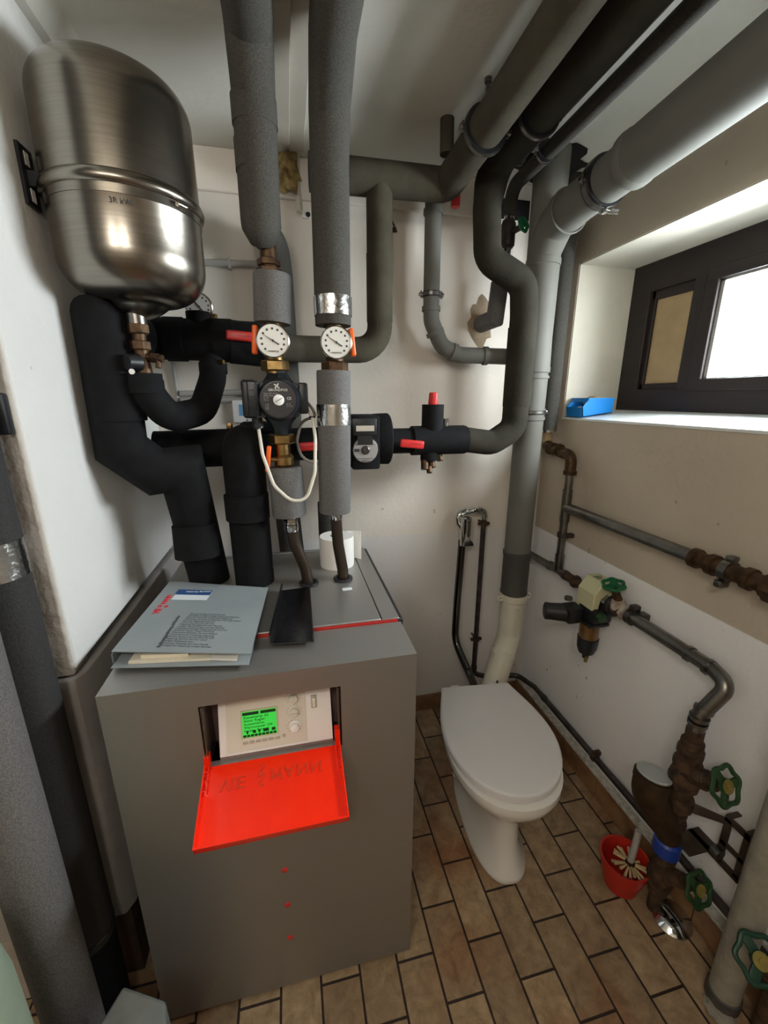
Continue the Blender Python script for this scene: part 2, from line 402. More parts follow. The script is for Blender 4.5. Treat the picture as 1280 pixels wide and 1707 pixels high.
# ------------------------------------------------------------------ room shell
XR, YB, XL, ZC, YP = 1.10, 1.66, -0.46, 2.27, 0.865
struct('floor', MB().span((-1.4, -1.3, -.1), (1.45, 1.9, 0)), 'floor')
struct('ceiling', MB().span((-1.4, -1.3, ZC), (1.45, 1.9, ZC + .12)), 'ceiling')
struct('wall_back', MB().span((-.7, YB, 0), (1.45, 1.9, ZC)), 'wall_back')
struct('trim_1', MB().span((-.46, YB - .014, 2.148), (XR, YB, ZC)), 'wall_back', bevel=.004)
wr = MB()
wr.span((XR, -1.3, 0), (1.42, YB + .2, 1.425)); wr.span((XR, -1.3, 1.99), (1.42, YB + .2, ZC))
wr.span((XR, 1.545, 1.425), (1.42, YB + .2, 1.99)); wr.span((XR, -1.3, 1.425), (1.42, .25, 1.99))
struct('wall_right', wr, 'wall_right')
rv = MB()
rv.span((XR + .003, 1.541, 1.43), (1.42, 1.546, 1.99)); rv.span((XR + .003, .25, 1.986), (1.42, 1.545, 1.991)); rv.span((XR + .003, .249, 1.43), (1.42, .254, 1.99))
struct('trim_2', rv, 'reveal')
struct('trim_3', MB().prism([(XR - .004, 1.418), (1.36, 1.418), (1.36, 1.457), (XR - .004, 1.427)], (0, .25, 0), (1, 0, 0), (0, 0, 1), (0, 1.295, 0)), 'sill', bevel=.002)
# left wall: upper block, dark open gap, lower block with a rough corner, brick-red base
wl = MB(); wl.span((-.75, YP, .957), (XL, YB + .2, ZC))
struct('wall_left', wl, 'wall_left', bevel=.006)
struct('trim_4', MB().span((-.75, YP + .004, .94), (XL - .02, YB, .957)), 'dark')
wl2 = MB(); wl2.prism([(-.75, YP - .006), (XL - .01, YP - .006), (XL + .006, YP + .02), (XL + .012, YB), (-.75, YB)], (0, 0, .25), (1, 0, 0), (0, 1, 0), (0, 0, .69))
struct('trim_5', wl2, mat('pillar_low_paint', '9d9894', .9, c2='aca7a2', scale=8, bump=.3, bscale=45), bevel=.006)
struct('trim_6', MB().span((-.75, YP + .02, 0), (XL - .01, YB, .252)), mat('dark_brick', '35261d', .9, c2='4a3427', scale=15, bump=.3))
# front face of the pillar left of the boiler (rough plaster) and wall beyond
struct('wall_front_left', MB().span((-1.4, YP - .004, .945), (XL - .004, YP + .06, ZC)).span((-1.4, YP, .25), (-.6, YP + .06, .945)).span((-1.4, YP + .02, 0), (-.7, YP + .06, .25)), 'pillar', bevel=.005)
struct('wall_far_left', MB().span((-1.4, -1.3, 0), (-1.3, YP + .1, ZC)), 'wall_far')
struct('wall_behind', MB().span((-1.4, -1.3, 0), (1.45, -1.2, ZC)), 'wall_far')
# cove strip where the left wall meets the ceiling, boxing strip running along the ceiling
struct('trim_7', MB().prism([(XL, ZC), (XL, ZC - .045), (XL + .02, ZC - .045), (XL + .055, ZC)], (0, -1.2, 0), (1, 0, 0), (0, 0, 1), (0, YB + 1.2, 0)), 'ceiling')
struct('trim_8', MB().span((.012, -1.2, ZC - .028), (.050, 1.53, ZC)).span((.050, -1.2, ZC - .012), (.095, 1.60, ZC)), mat('boxing_paint', 'b5ada0', .8, c2='c0b9ad', scale=6), bevel=.002)
# skirting
struct('baseboard_back', MB().span((.26, YB - .012, 0), (XR - .012, YB, .082)), 'skirt', bevel=.002)
bb = MB()
y = -1.2
while y < YB - .02:
    bb.span((XR - .024, y + .002, 0), (XR, min(y + .203, YB), .10)); y += .205
struct('baseboard_right', bb, 'skirt', bevel=.0015)
struct('trim_9', MB().span((XR - .029, -1.2, .098), (XR, YB, .108)), 'grout')
# hole in the ceiling where the soil stack leaves, patches of broken plaster
def blob(o, sx, sy, sz, n=14, amp=.25, seed=1):
    rnd = random.Random(seed); bm = bmesh.new(); bmesh.ops.create_icosphere(bm, subdivisions=3, radius=1)
    mb = MB(); bm.verts.index_update()
    ph = [rnd.uniform(0, 6) for _ in range(9)]
    vs = []
    for v in bm.verts:
        c = v.co; k = 1 + amp * (math.sin(3 * c.x + ph[0]) * math.cos(4 * c.y + ph[1]) + .6 * math.sin(7 * c.z + ph[2] + 5 * c.x) + .4 * math.sin(11 * c.y + ph[3]))
        vs.append(Vector((c.x * k * sx, c.y * k * sy, c.z * k * sz)) + Vector(o))
    fs = [tuple(v.index for v in f.verts) for f in bm.faces]; bm.free(); mb.add(vs, fs); return mb
struct('trim_10', blob((.915, 1.50, ZC + .002), .115, .10, .012, seed=3), 'dark')
struct('trim_11', blob((.045, 1.625, ZC - .055), .035, .035, .055, seed=5, amp=.3), 'foamy', sharp=60)
struct('trim_12', blob((.765, YB, 1.79), .050, .006, .085, seed=8, amp=.22), mat('patched_plaster', '9c8a74', .95, c2='8a7862', scale=25, bump=.5, bscale=50))
struct('trim_13', MB().span((.79, YB - .02, 2.15), (.93, YB - .011, 2.215)), 'dark')

# ------------------------------------------------------------------ window
win = thing('window_1', (1.37, .9, 1.455), 'dark brown wooden cellar window with a narrow tan board beside the bright pane', 'window', kind='structure')
f = MB()
FX0, FX1 = 1.345, 1.415
f.span((FX0, .254, 1.455), (FX1, 1.541, 1.535)); f.span((FX0, .254, 1.885), (FX1, 1.541, 1.988))
f.span((FX0, 1.448, 1.53), (FX1, 1.541, 1.89)); f.span((FX0, 1.20, 1.53), (FX1, 1.268, 1.89)); f.span((FX0, .254, 1.53), (FX1, .33, 1.89))
f.span((FX0 + .012, 1.43, 1.53), (FX1, 1.45, 1.89)); f.span((FX0 + .012, 1.262, 1.53), (FX1, 1.28, 1.89))
f.span((FX0 + .012, 1.268, 1.53), (FX1, 1.448, 1.556)); f.span((FX0 + .012, 1.268, 1.855), (FX1, 1.448, 1.89))
f.build('window_frame', 'wood', win, bevel=.003)
s_ = MB(); s_.span((FX0 - .014, .33, 1.525), (FX1 - .01, 1.215, 1.563)); s_.span((FX0 - .014, .33, 1.862), (FX1 - .01, 1.215, 1.90))
s_.span((FX0 - .014, 1.172, 1.56), (FX1 - .01, 1.215, 1.865)); s_.span((FX0 - .014, .33, 1.56), (FX1 - .01, .37, 1.865))
s_.build('sash', 'wood', win, bevel=.003)
s_ = MB(); s_.span((FX0, .37, 1.556), (FX0 + .03, 1.172, 1.566)); s_.span((FX0, .37, 1.855), (FX0 + .03, 1.172, 1.865))
s_.span((FX0, 1.160, 1.56), (FX0 + .03, 1.175, 1.86)); s_.span((FX0, .37, 1.56), (FX0 + .03, .38, 1.86))
tag(s_.build('glazing_bead', 'bead', win), 'pale grey strip around the pane')
MB().span((FX0 + .018, .38, 1.566), (FX0 + .022, 1.160, 1.855)).build('pane', 'glass', win)
tag(MB().span((FX0 + .022, 1.28, 1.556), (FX0 + .03, 1.432, 1.855)).build('board_panel', 'tan', win), 'tan board filling the narrow light')

# ------------------------------------------------------------------ boiler
BX0, BX1, BY0, BY1, BZ = -.385, .245, .76, 1.43, .960
boi = thing('boiler', (-.07, 1.1, 0), 'large grey metallic floor-standing boiler cabinet with a red flap hanging open', 'boiler')
# body behind the hood, dark and slightly wider to stand for the shadowed gap
b = MB(); b.span((BX0 + .012, .905, .03), (BX1 + .008, BY1 - .004, BZ + .0045)); b.build('body', 'boilerd', boi, bevel=.003)
# front hood with a recess cut-out for the control panel
RX0, RX1, RZ0, RZ1 = -.211, .075, .750, .905
b = MB(); T = .018
b.span((BX0, BY0, .012), (BX1, BY0 + T, RZ0)); b.span((BX0, BY0, RZ1), (BX1, BY0 + T, BZ - .0001))
b.span((BX0, BY0, RZ0), (RX0, BY0 + T, RZ1)); b.span((RX1, BY0, RZ0), (BX1, BY0 + T, RZ1))
b.span((BX0, BY0 + T, .012), (BX0 + T, .90, BZ)); b.span((BX1 - T, BY0 + T, .012), (BX1, .90, BZ))
b.span((BX0 + T, BY0 + T, BZ - .012), (BX1 - T, .90, BZ)); b.span((BX0 + T, .89, .012), (BX1 - T, .90, BZ - .012))
b.build('front_hood', 'boiler', boi)
b = MB(); b.span((BX0 + .03, .904, BZ - .02), (BX1 - .006, .914, BZ + .0045)); tag(b.build('red_band', 'redband', boi), 'thin red line across the top')
b = MB(); b.span((BX0 + .004, .906, BZ + .0045), (.196, BY1, BZ + .0095)); b.build('rear_lid', 'boiler', boi, bevel=.003)
b = MB(); b.span((.199, .906, BZ + .0045), (.243, BY1, BZ + .008)); b.span((.238, .915, .05), (.243, BY1, BZ + .006)); b.build('side_cover', 'boiler', boi, bevel=.003)
b = MB(); b.span((BX0 + .006, BY1 - .016, BZ + .0095), (.19, BY1, BZ + .015)); b.build('rear_edge', 'boiler', boi, bevel=.002)
# recess box
b = MB(); b.span((RX0 - .006, BY0 + T, RZ0 - .03), (RX0, .87, RZ1)); b.span((RX1, BY0 + T, RZ0 - .03), (RX1 + .006, .87, RZ1))
b.span((RX0, .866, RZ0 - .03), (RX1, .87, RZ1)); b.build('recess', 'mauve', boi)
b = MB()
for x in (RX0 + .004, RX1 - .007): MB().span((x, BY0 - .002, RZ0 - .012), (x + .003, BY0 + .035, RZ1 - .002)).build('rail', 'steel', boi)
# control panel, face nearly flush
PY = BY0 + .016
pn = MB().span((-.186, PY, .757), (.056, PY + .05, .9045)).build('control_panel', 'white', boi, bevel=.001)
MB().span((-.186, PY + .002, .728), (.056, PY + .05, .757)).build('lower_ledge', 'mauve', boi)
text(boi, 'fine_print', 'VITOTRONIC · KESSELREGELUNG · 200', (-.158, PY + .003, .7315), (1, 0, 0), (0, 0, 1), .009, 'ink', sp=1.05)
MB().span((-.170, PY - .002, .765), (-.001, PY, .897)).build('control_module', 'cream', pn)
MB().span((-.140, PY - .0035, .797), (-.062, PY - .002, .866)).build('screen_surround', 'beigep', pn)
scr = MB().span((-.137, PY - .0045, .800), (-.065, PY - .0035, .863)).build('screen', 'lcd', pn)
for x0_, x1_, z0_, z1_ in [(-.136, -.102, .855, .862), (-.098, -.066, .855, .862)] + [(-.136 + i * .0079, -.1295 + i * .0079, .801, .8065) for i in range(9)]:
    MB().span((x0_, PY - .005, z0_), (x1_, PY - .0045, z1_)).build('screen_bar', 'lcdd', pn)
text(pn, 'screen_text', 'Kesseltemp. 62\nAktor Regler\nAussentemp.\nWarmwasser OK\nHeizkr. Betrieb', (-.134, PY - .0046, .8465), (1, 0, 0), (0, 0, 1), .0085, 'lcdd', depth=.0003, lines=.98)
b = MB()
for x, w in ((-.129, .004), (-.116, .007), (-.104, .004), (-.094, .012), (-.076, .008)): b.span((x, PY - .005, .809), (x + w, PY - .0046, .816))
b.build('screen_icon', 'lcdd', pn)
for i in range(6):
    MB().rbox((-.132 + i * .0135, PY - .003, .7865), (.0105, .003, .0055), .001).build('button', 'panelg', pn)
MB().lathe((-.051, PY - .001, .789), (0, -1, 0), [(.0035, 0), (.0035, .003), (.0015, .003)], 16).build('socket', 'panelg', pn)
for z, r in ((.880, .0105), (.846, .0105), (.808, .0105)):
    k = MB().lathe((-.0265, PY - .002, z), (0, -1, 0), [(r + .002, 0), (r + .002, .001), (r, .002), (r * .92, .008), (r * .8, .009), (.0001, .009)], 24)
    k.box((-.0265, PY - .012, z), (.002, .003, r * 1.7), rot=Matrix.Rotation({.880: 0, .846: 1.57, .808: .6}[z], 3, 'Y'))
    k.build('dial_knob', 'cream' if z != .808 else 'white', pn)
b = MB()
for z in (.880, .846, .808):
    for t in range(-130, 131, 26):
        b.box((-.0265 + .0155 * math.sin(R(t)), PY - .002, z + .0155 * math.cos(R(t))), (.0007, .0006, .002), rot=Matrix.Rotation(R(t), 3, 'Y'))
b.build('dial_marks', 'ink', pn)
MB().rbox((.018, PY - .001, .862), (.0125, .004, .032), .001).build('switch_frame', 'panelg', pn)
MB().rbox((.018, PY - .004, .862), (.0075, .004, .024), .001).build('rocker_switch', 'cream', pn)
# the whole control panel leans back: shear its meshes so that the top edge lies deeper than the bottom
for o_ in [pn] + list(pn.children):
    bz_ = boi['_b']
    for v_ in o_.data.vertices:
        t_ = (v_.co.z + bz_[2] - .757) / .148
        v_.co.y += .042 * t_; v_.co.z += -.030 * t_
# red flap hanging open towards the room
fl = MB()
A = Vector((0, BY0 + .002, .752)); B = Vector((0, .622, .706)); d = (B - A).normalized(); nn = Vector((0, d.z, -d.y)) * -1
nn = Vector((0, -d.z, d.y)); nn = nn if nn.z > 0 else -nn
Lf = (B - A).length
def FP(x, s, h=0): return Vector((x, A.y, A.z)) + d * s + nn * h
def slab(mb, x0, x1, s0, s1, h0, h1):
    p = [FP(x0, s0, h0), FP(x1, s0, h0), FP(x1, s1, h0), FP(x0, s1, h0), FP(x0, s0, h1), FP(x1, s0, h1), FP(x1, s1, h1), FP(x0, s1, h1)]
    mb.add(p, [(0, 3, 2, 1), (4, 5, 6, 7), (0, 1, 5, 4), (1, 2, 6, 5), (2, 3, 7, 6), (3, 0, 4, 7)])
FX = (-.214, .070)
slab(fl, FX[0], FX[1], 0, Lf, -.003, 0)
slab(fl, FX[0], FX[0] + .0025, -.01, Lf, 0, .013); slab(fl, FX[1] - .0025, FX[1], -.01, Lf, 0, .013)
slab(fl, FX[0], FX[1], Lf - .004, Lf, -.006, .012); 
for x in (FX[0] + .009, FX[1] - .0115): slab(fl, x, x + .002, 0, .055, 0, .008)
for s0 in (.0, .018, .036):
    slab(fl, FX[0] + .002, FX[0] + .011, s0 + .012, s0 + .014, 0, .008); slab(fl, FX[1] - .011, FX[1] - .002, s0 + .012, s0 + .014, 0, .008)
fl.span((FX[0], BY0 - .004, .748), (FX[0] + .011, BY0 + .014, .782)); fl.span((FX[1] - .011, BY0 - .004, .748), (FX[1], BY0 + .014, .795))
fo = fl.build('flap', 'flap', boi); tag(fo, 'translucent red flap hanging open')
fd = MB(); fd.prism([(math.cos(R(t)) * .019 - .07, math.sin(R(t)) * .008) for t in range(0, 181, 15)], FP(0, Lf - .004, .0015), (1, 0, 0), -d, nn * .006)
fd.build('finger_grip', 'flap', fo)
flp = fo
def flaptext(s, x, y, sz, sc=1): text(flp, 'embossed_letters', s, FP(x, y, .0008), (1, 0, 0), -d, sz, 'redlet', depth=.0012, mirror=True, sp=1.12)
M['redlet'] = mat('flap_letters', 'd63a1c', .3)
flaptext('VIE', -.180, .030, .034); flaptext('S', -.105, .013, .032); flaptext('S', -.105, .034, .032); flaptext('MANN', -.081, .026, .034)
for z in (.418, .302, .187):
    tag(MB().lathe((-.0715, BY0, z), (0, -1, 0), [(.0075, -.002), (.0075, .0015), (.005, .003), (.0001, .003)], 20).build('plug', 'redband', boi), 'small red plug on the front')
# grommets and label on the lid
for x, yy in ((.030, 1.152), (.133, 1.163)):
    MB().ring((x, yy, BZ + .0135), (0, 0, 1), .024, .0055, flat=.8).lathe((x, yy, BZ + .0095), (0, 0, 1), [(.019, 0), (.019, .002)], 24).build('grommet', 'blackp', boi)
MB().span((.122, 1.083, BZ + .0094), (.150, 1.098, BZ + .0110)).build('sticker', 'whiteink', boi)

# folder on the boiler
fo = thing('ring_binder', (-.23, 1.0, BZ + .0095), 'grey printed folder with papers inside lying on the boiler top', 'folder')
z0 = BZ + .0100
bl, brr, tr, tl = (-.385, .852), (-.106, .797), (-.086, 1.130), (-.362, 1.210)
def quad(mb, c, za, zb, lift=(0, 0, 0, 0)):
    p = [Vector((x, y, za + l)) for (x, y), l in zip(c, lift)] + [Vector((x, y, zb + l)) for (x, y), l in zip(c, lift)]
    mb.add(p, [(0, 3, 2, 1), (4, 5, 6, 7), (0, 1, 5, 4), (1, 2, 6, 5), (2, 3, 7, 6), (3, 0, 4, 7)])
q = MB(); quad(q, [(-.383, .833), (-.110, .783), (-.086, 1.13), (-.362, 1.21)], z0, z0 + .0015); q.build('back_cover', 'paperc', fo)
# upper cover follows the paper stack: raised at the open side
LT = (.0, .0, .0, .0); HZ = z0 + .020
q = MB(); quad(q, [bl, brr, tr, tl], HZ, HZ + .0016, (.006, -.004, -.012, .0)); cov = q.build('front_cover', 'paperc', fo)
q = MB(); quad(q, [(-.386, .851), (-.384, .850), (-.361, 1.210), (-.363, 1.211)], z0, HZ + .001, (0, 0, 0, 0)); q.build('spine', 'paperc', fo)
q = MB(); quad(q, [(-.352, .838), (-.190, .815), (-.16, 1.12), (-.33, 1.19)], z0 + .002, z0 + .007); quad(q, [(-.33, .846), (-.235, .832), (-.2, 1.1), (-.3, 1.1)], z0 + .007, z0 + .014)
q.build('paper_stack', 'paper', fo)
q = MB(); quad(q, [(-.25, .834), (-.135, .800), (-.11, 1.10), (-.22, 1.10)], z0 + .002, z0 + .0055); q.build('booklet', 'paperw', fo)
def FC(a, b, h=.0022):
    """point on the cover: a across 0..1, b along 0..1"""
    lo = Vector((bl[0], bl[1], HZ + .0076)).lerp(Vector((brr[0], brr[1], HZ - .0024)), a); hi = Vector((tl[0], tl[1], HZ + .0016)).lerp(Vector((tr[0], tr[1], HZ - .0104)), a)
    return lo.lerp(hi, b) + Vector((0, 0, h * .3))
U = (FC(1, .5) - FC(0, .5)).normalized(); V = (FC(.5, 1) - FC(.5, 0)).normalized()
text(cov, 'red_title', 'VIE', FC(.13, .46), V, -U, .022, 'redink', sp=.95)
text(cov, 'red_title', 'SS', FC(.11, .555), V, -U, .013, 'redink'); text(cov, 'red_title', 'SS', FC(.165, .555), V, -U, .013, 'redink')
text(cov, 'red_title', 'MANN', FC(.13, .605), V, -U, .019, 'redink', sp=.85)
text(cov, 'printed_title', 'Bedienungsanleitung und Service', FC(.325, .05), V, -U, .0105, 'inkg')
rnd = random.Random(4)
words = ['Heizkessel', 'Anlage', 'Montage', 'Regelung', 'Service', 'und', 'Betrieb', 'fuer', 'Wartung', 'Pumpe', 'der', 'Kunde', 'Brenner', 'Ventil', 'Speicher']
body = []
for i in range(17):
    s = ''; tgt = rnd.randint(22, 38)
    while len(s) < tgt: s += rnd.choice(words) + ' '
    body.append(s.strip())
text(cov, 'printed_text', '\n'.join(body), FC(.395, .475), U, V, .0072, 'inkg', depth=.0001, lines=1.22)
c = MB(); quad(c, [(-.328, 1.083), (-.239, 1.066), (-.232, 1.122), (-.322, 1.142)], HZ + .0022, HZ + .003, (0, -.003, -.0035, 0))
cd = c.build('business_card', 'whiteink', cov); tag(cd, 'white and blue card stuck to the cover')
c = MB(); quad(c, [(-.325, 1.112), (-.2355, 1.094), (-.232, 1.122), (-.322, 1.142)], HZ + .0028, HZ + .0036, (0, -.003, -.0035, 0)); c.build('blue_strip', 'blueink', cov)
text(cov, 'card_text', 'Heizung Sanitaer', (-.300, 1.118, HZ + .0042), (1, -.20, 0), (0, 1, 0), .010, 'whiteink', depth=.0003)

tr_ = thing('cover_tray', (-.02, .98, BZ), 'black lacquered folded metal cover lying beside the folder on the boiler', 'metal cover')
q = MB(); P0 = [(-.072, .850), (.026, .838), (.032, 1.124), (-.048, 1.118)]
quad(q, P0, BZ + .0100, BZ + .0125); q.build('plate', 'tray', tr_)
q = MB(); quad(q, [(-.072, .850), (-.0685, .850), (-.0445, 1.118), (-.048, 1.118)], BZ + .010, BZ + .034); quad(q, [(.0225, .838), (.026, .838), (.032, 1.124), (.0285, 1.124)], BZ + .010, BZ + .030)
q.build('side_lip', 'tray', tr_)

rl = thing('toilet_roll', (.129, 1.284, BZ + .0095), 'white toilet paper roll standing on the boiler behind the hoses', 'toilet roll')
MB().lathe((.129, 1.284, BZ + .0098), (0, 0, 1), [(.020, .100), (.020, 0), (.055, 0), (.056, .01), (.056, .092), (.054, .100), (.020, .100)], 40).build('paper_roll', 'paperw', rl)
MB().lathe((.129, 1.284, BZ + .0098), (0, 0, 1), [(.018, .001), (.020, .001), (.020, .1005), (.018, .1005), (.018, .001)], 30).build('core', 'tan', rl)
q = MB(); q.prism([(0, 0), (.012, .006), (.03, .004), (.050, -.012), (.049, -.014), (.03, .0015), (.012, .0035), (0, -.0025)], (.165, 1.325, BZ + .0098), (1, 0, 0), (0, 1, 0), (0, 0, .099)); q.build('loose_sheet', 'paperw', rl)

# ------------------------------------------------------------------ expansion vessel
ex = thing('expansion_tank', (-.31, 1.105, 1.675), 'big brushed stainless steel expansion vessel hung on the left wall', 'tank')
TC = Vector((-.308, 1.110, 0)); ta = Vector((.01, .0, 1))
def tankprof(r, za, zb, cr, dome):
    p = [(.0001, za)]
    for i in range(1, 9): t = i / 8; p.append(((r - cr) * t, za + dome * t * t * .9))
    for i in range(1, 11): t = R(9 * i); p.append((r - cr + cr * math.sin(t), za + dome * .9 + cr * (1 - math.cos(t))))
    return p
TR, Z0, Z1, ZM = .142, 1.672, 2.125, 1.893
lower = tankprof(TR, Z0, 0, .080, .034)
pr = lower + [(TR, ZM - .012), (TR + .0008, ZM - .011)]
MB().lathe(TC, (0, 0, 1), pr + [(TR - .01, ZM - .011)], 64).build('lower_shell', 'steel', ex, sharp=50)
up = [(r, Z0 + Z1 - z) for r, z in reversed(tankprof(TR, Z0, 0, .058, .022))]
MB().lathe(TC, (0, 0, 1), [(TR - .01, ZM), (TR + .001, ZM)] + up, 64).build('upper_shell', 'steel', ex, sharp=50)
MB().lathe(TC, (0, 0, 1), [(TR - .004, ZM - .030), (TR + .0015, ZM - .029), (TR + .0015, ZM - .014), (TR + .006, ZM - .012), (TR + .009, ZM - .004), (TR + .006, ZM + .006), (TR + .001, ZM + .010), (TR - .004, ZM + .010)], 64).build('clamp_ring', 'steel', ex, sharp=50)
q = MB(); q.cyl(TC + Vector((.118, -.098, ZM - .022)), TC + Vector((.130, -.082, ZM - .022)), .005); q.build('ring_bolt', 'chrome', ex)
def on_tank(t, z, e=.0): return TC + Vector((math.cos(R(t)) * (TR + e), math.sin(R(t)) * (TR + e), z))
text(ex, 'handwriting', '3R kW.', on_tank(-86, ZM - .046, .0015), Vector((1, .08, -.02)), (0, 0, 1), .013, 'ink', depth=.0004)
q = MB(); q.span((XL + .000, 1.03, 1.855), (XL + .006, 1.075, 1.955)); q.span((XL, 1.045, 1.89), (TC.x - TR + .02, 1.060, 1.915))
bk = q.build('wall_bracket', 'blackp', ex); tag(bk, 'black slotted wall bracket')
q = MB()
for z in (1.875, 1.935): MB().box((XL + .0066, 1.052, z), (.001, .014, .022)).build('bracket_slot', 'wall_left', bk)
MB().lathe((-.318, 1.10, 1.660), (0, 0, 1), [(.020, 0), (.020, .03)], 24).build('outlet', 'zinc', ex)
# service valve under the vessel
sv = thing('tank_valve', (-.318, 1.10, 1.575), 'old brass service valve screwed under the steel expansion vessel', 'valve')
x, yv = -.318, 1.10
q = MB(); q.hexn((x, yv, 1.640), (x, yv, 1.662), .022); q.cyl((x, yv, 1.625), (x, yv, 1.642), .014); q.hexn((x, yv, 1.606), (x, yv, 1.626), .021)
q.lathe((x, yv, 1.555), (0, 0, 1), [(.018, 0), (.016, .02), (.013, .035), (.015, .052)], 20); q.build('valve_body', 'bronze', sv)
q = MB(); q.cyl((x, yv, 1.592), (x + .045, yv - .01, 1.588), .0085); q.hexn((x + .02, yv - .004, 1.59), (x + .035, yv - .008, 1.589), .012); q.cyl((x + .036, yv - .008, 1.59), (x + .034, yv - .012, 1.568), .006)
q.build('drain_spout', 'bronze', sv)
q = MB(); q.cyl((x - .005, yv - .01, 1.578), (x - .024, yv - .03, 1.578), .019, .017); q.build('knob', 'blackp', sv)
MB().lathe((x - .015, yv - .034, 1.558), (0, -1, 0), [(.006, 0), (.006, .003)], 14).build('seal_tag', 'white', sv)

# ------------------------------------------------------------------ black insulated pipes (left)
def pipe(name, label, mbs, cat='pipe', group=None, base=None):
    """one thing made of parts: list of (part name, MB, material)"""
    if len(mbs) == 1:
        return tag(mbs[0][1].build(name, mbs[0][2], base=base), label, cat, group)
    p0 = mbs[0][1].v[0]
    t = thing(name, tuple(p0), label, cat, group)
    for n_, mb, m in mbs: mb.build(n_, m, t)
    return t
RB = .056
um = MB().tube([(-.388, 1.36, 1.664), (-.05, 1.36, 1.660)], RB)
um.tube([(-.155, 1.36, 1.660), (-.05, 1.38, 1.652)], RB + .004)
for xx in (-.30, -.17): um.band((xx, 1.36, 1.662), (1, 0, 0), RB - .001, .05, .004)
um.cyl((-.232, 1.36, 1.66), (-.232, 1.36, 1.735), .034)
um.tube([(-.388, 1.36, 1.664), (-.395, 1.12, 1.655), (-.398, 1.12, 1.385), (-.335, 1.135, 1.322), (-.278, 1.155, 1.325), (-.262, 1.250, .9695)], .057, fillet=0)
um.band((-.393, 1.12, 1.50), (0, 0, 1), .0568, .10, .0025); um.band((-.27, 1.18, 1.12), (0, .12, 1), .0568, .09, .0025)
q2 = MB(); q2.rbox((-.195, 1.345, 1.602), (.022, .03, .018), .002); q2.cyl((-.205, 1.33, 1.600), (-.17, 1.31, 1.600), .006); q3 = MB(); q3.hexn((-.192, 1.36, 1.716), (-.192, 1.36, 1.732), .010)
pipe('insulated_flow_pipe', 'thick black foam-insulated pipe running from the back under the tank down into the boiler', [('insulation', um, 'black'), ('brass_fitting', q2, 'brass'), ('brass_plug', q3, 'brass')])
lm = MB().tube([(-.375, 1.30, 1.362), (-.15, 1.315, 1.362), (.19, 1.33, 1.365)], .050)
lm.tube([(-.30, 1.31, 1.358), (-.15, 1.315, 1.360)], .055); 
lm.tube([(-.13, 1.30, 1.372), (-.128, 1.190, 1.372), (-.127, 1.205, .9695)], .056, fillet=.06)
lm.band((-.128, 1.182, 1.21), (0, 0, 1), .0565, .07, .003); lm.rbox((-.09, 1.30, 1.42), (.10, .06, .03), .01)
q2 = MB(); q2.hexn((-.17, 1.30, 1.415), (-.17, 1.30, 1.432), .009)
pipe('insulated_return_pipe', 'black foam-insulated pipe branching behind the pump down to the boiler, right of the left one', [('insulation', lm, 'black'), ('brass_plug', q2, 'brass')])
hl = MB().tube([(-.318, 1.10, 1.556), (-.318, 1.10, 1.515), (-.285, 1.13, 1.452), (-.225, 1.23, 1.468), (-.205, 1.33, 1.56), (-.206, 1.355, 1.62)], .036, fillet=.10, seg=10)
hl.band((-.318, 1.10, 1.527), (0, 0, 1), .0355, .03, .0025); hl.band((-.205, 1.342, 1.585), (0, .2, 1), .0355, .025, .003)
tag(hl.build('insulated_loop', 'black'), 'curved black insulated hose looping from the tank valve up to the black pipe', 'pipe')

def gauge(parent, c, nrm, r, figs=True, needle=35, depth=.018):
    c = Vector(c); n_ = Vector(nrm).normalized(); u = Vector((0, 0, 1)).cross(n_).normalized(); u = u if u.x > 0 else -u; v = Vector((0, 0, 1)); v = (v - n_ * v.dot(n_)).normalized()
    MB().lathe(c, n_, [(r * .95, -depth), (r, -depth * .9), (r, 0), (r * .93, .002), (r * .93, .0)], 40).build('bezel', 'glassd', parent)
    face = MB().lathe(c, n_, [(r * .93, -.002), (r * .93, .0006)], 40).build('dial_face', 'dial', parent)
    k = MB()
    for t in range(-135, 136, 27):
        p = c + n_ * .0009 + (u * math.sin(R(t)) + v * math.cos(R(t))) * r * .68
        k.rbox(p, (r * .12, .0006, r * .12), .0002)
    k.build('dial_marks', 'ink', face)
    t = R(needle); dv = u * math.cos(t) - v * math.sin(t)
    MB().tube([c + n_ * .0018 - dv * r * .62, c + n_ * .0018, c + n_ * .0018 + dv * r * .42], .0009, 0, n=6, rads=[.0004, .0012, .0016]).lathe(c + n_ * .001, n_, [(r * .07, 0), (r * .07, .002)], 12).build('needle', 'ink', face)
mg = thing('pressure_gauge', (-.226, 1.35, 1.73), 'round pressure gauge on the black pipe, half hidden behind the steel tank', 'gauge')
gauge(mg, (-.226, 1.345, 1.748), (.1, -1, -.15), .036, needle=230)
MB().cyl((-.226, 1.355, 1.725), (-.226, 1.355, 1.74), .010).build('stem', 'brass', mg)
tag(MB().ring((-.226, 1.345, 1.748), (.1, -1, -.15), .033, .0016, arc=(-60, 20)).build('red_zone', 'red', mg), 'red marked sector')

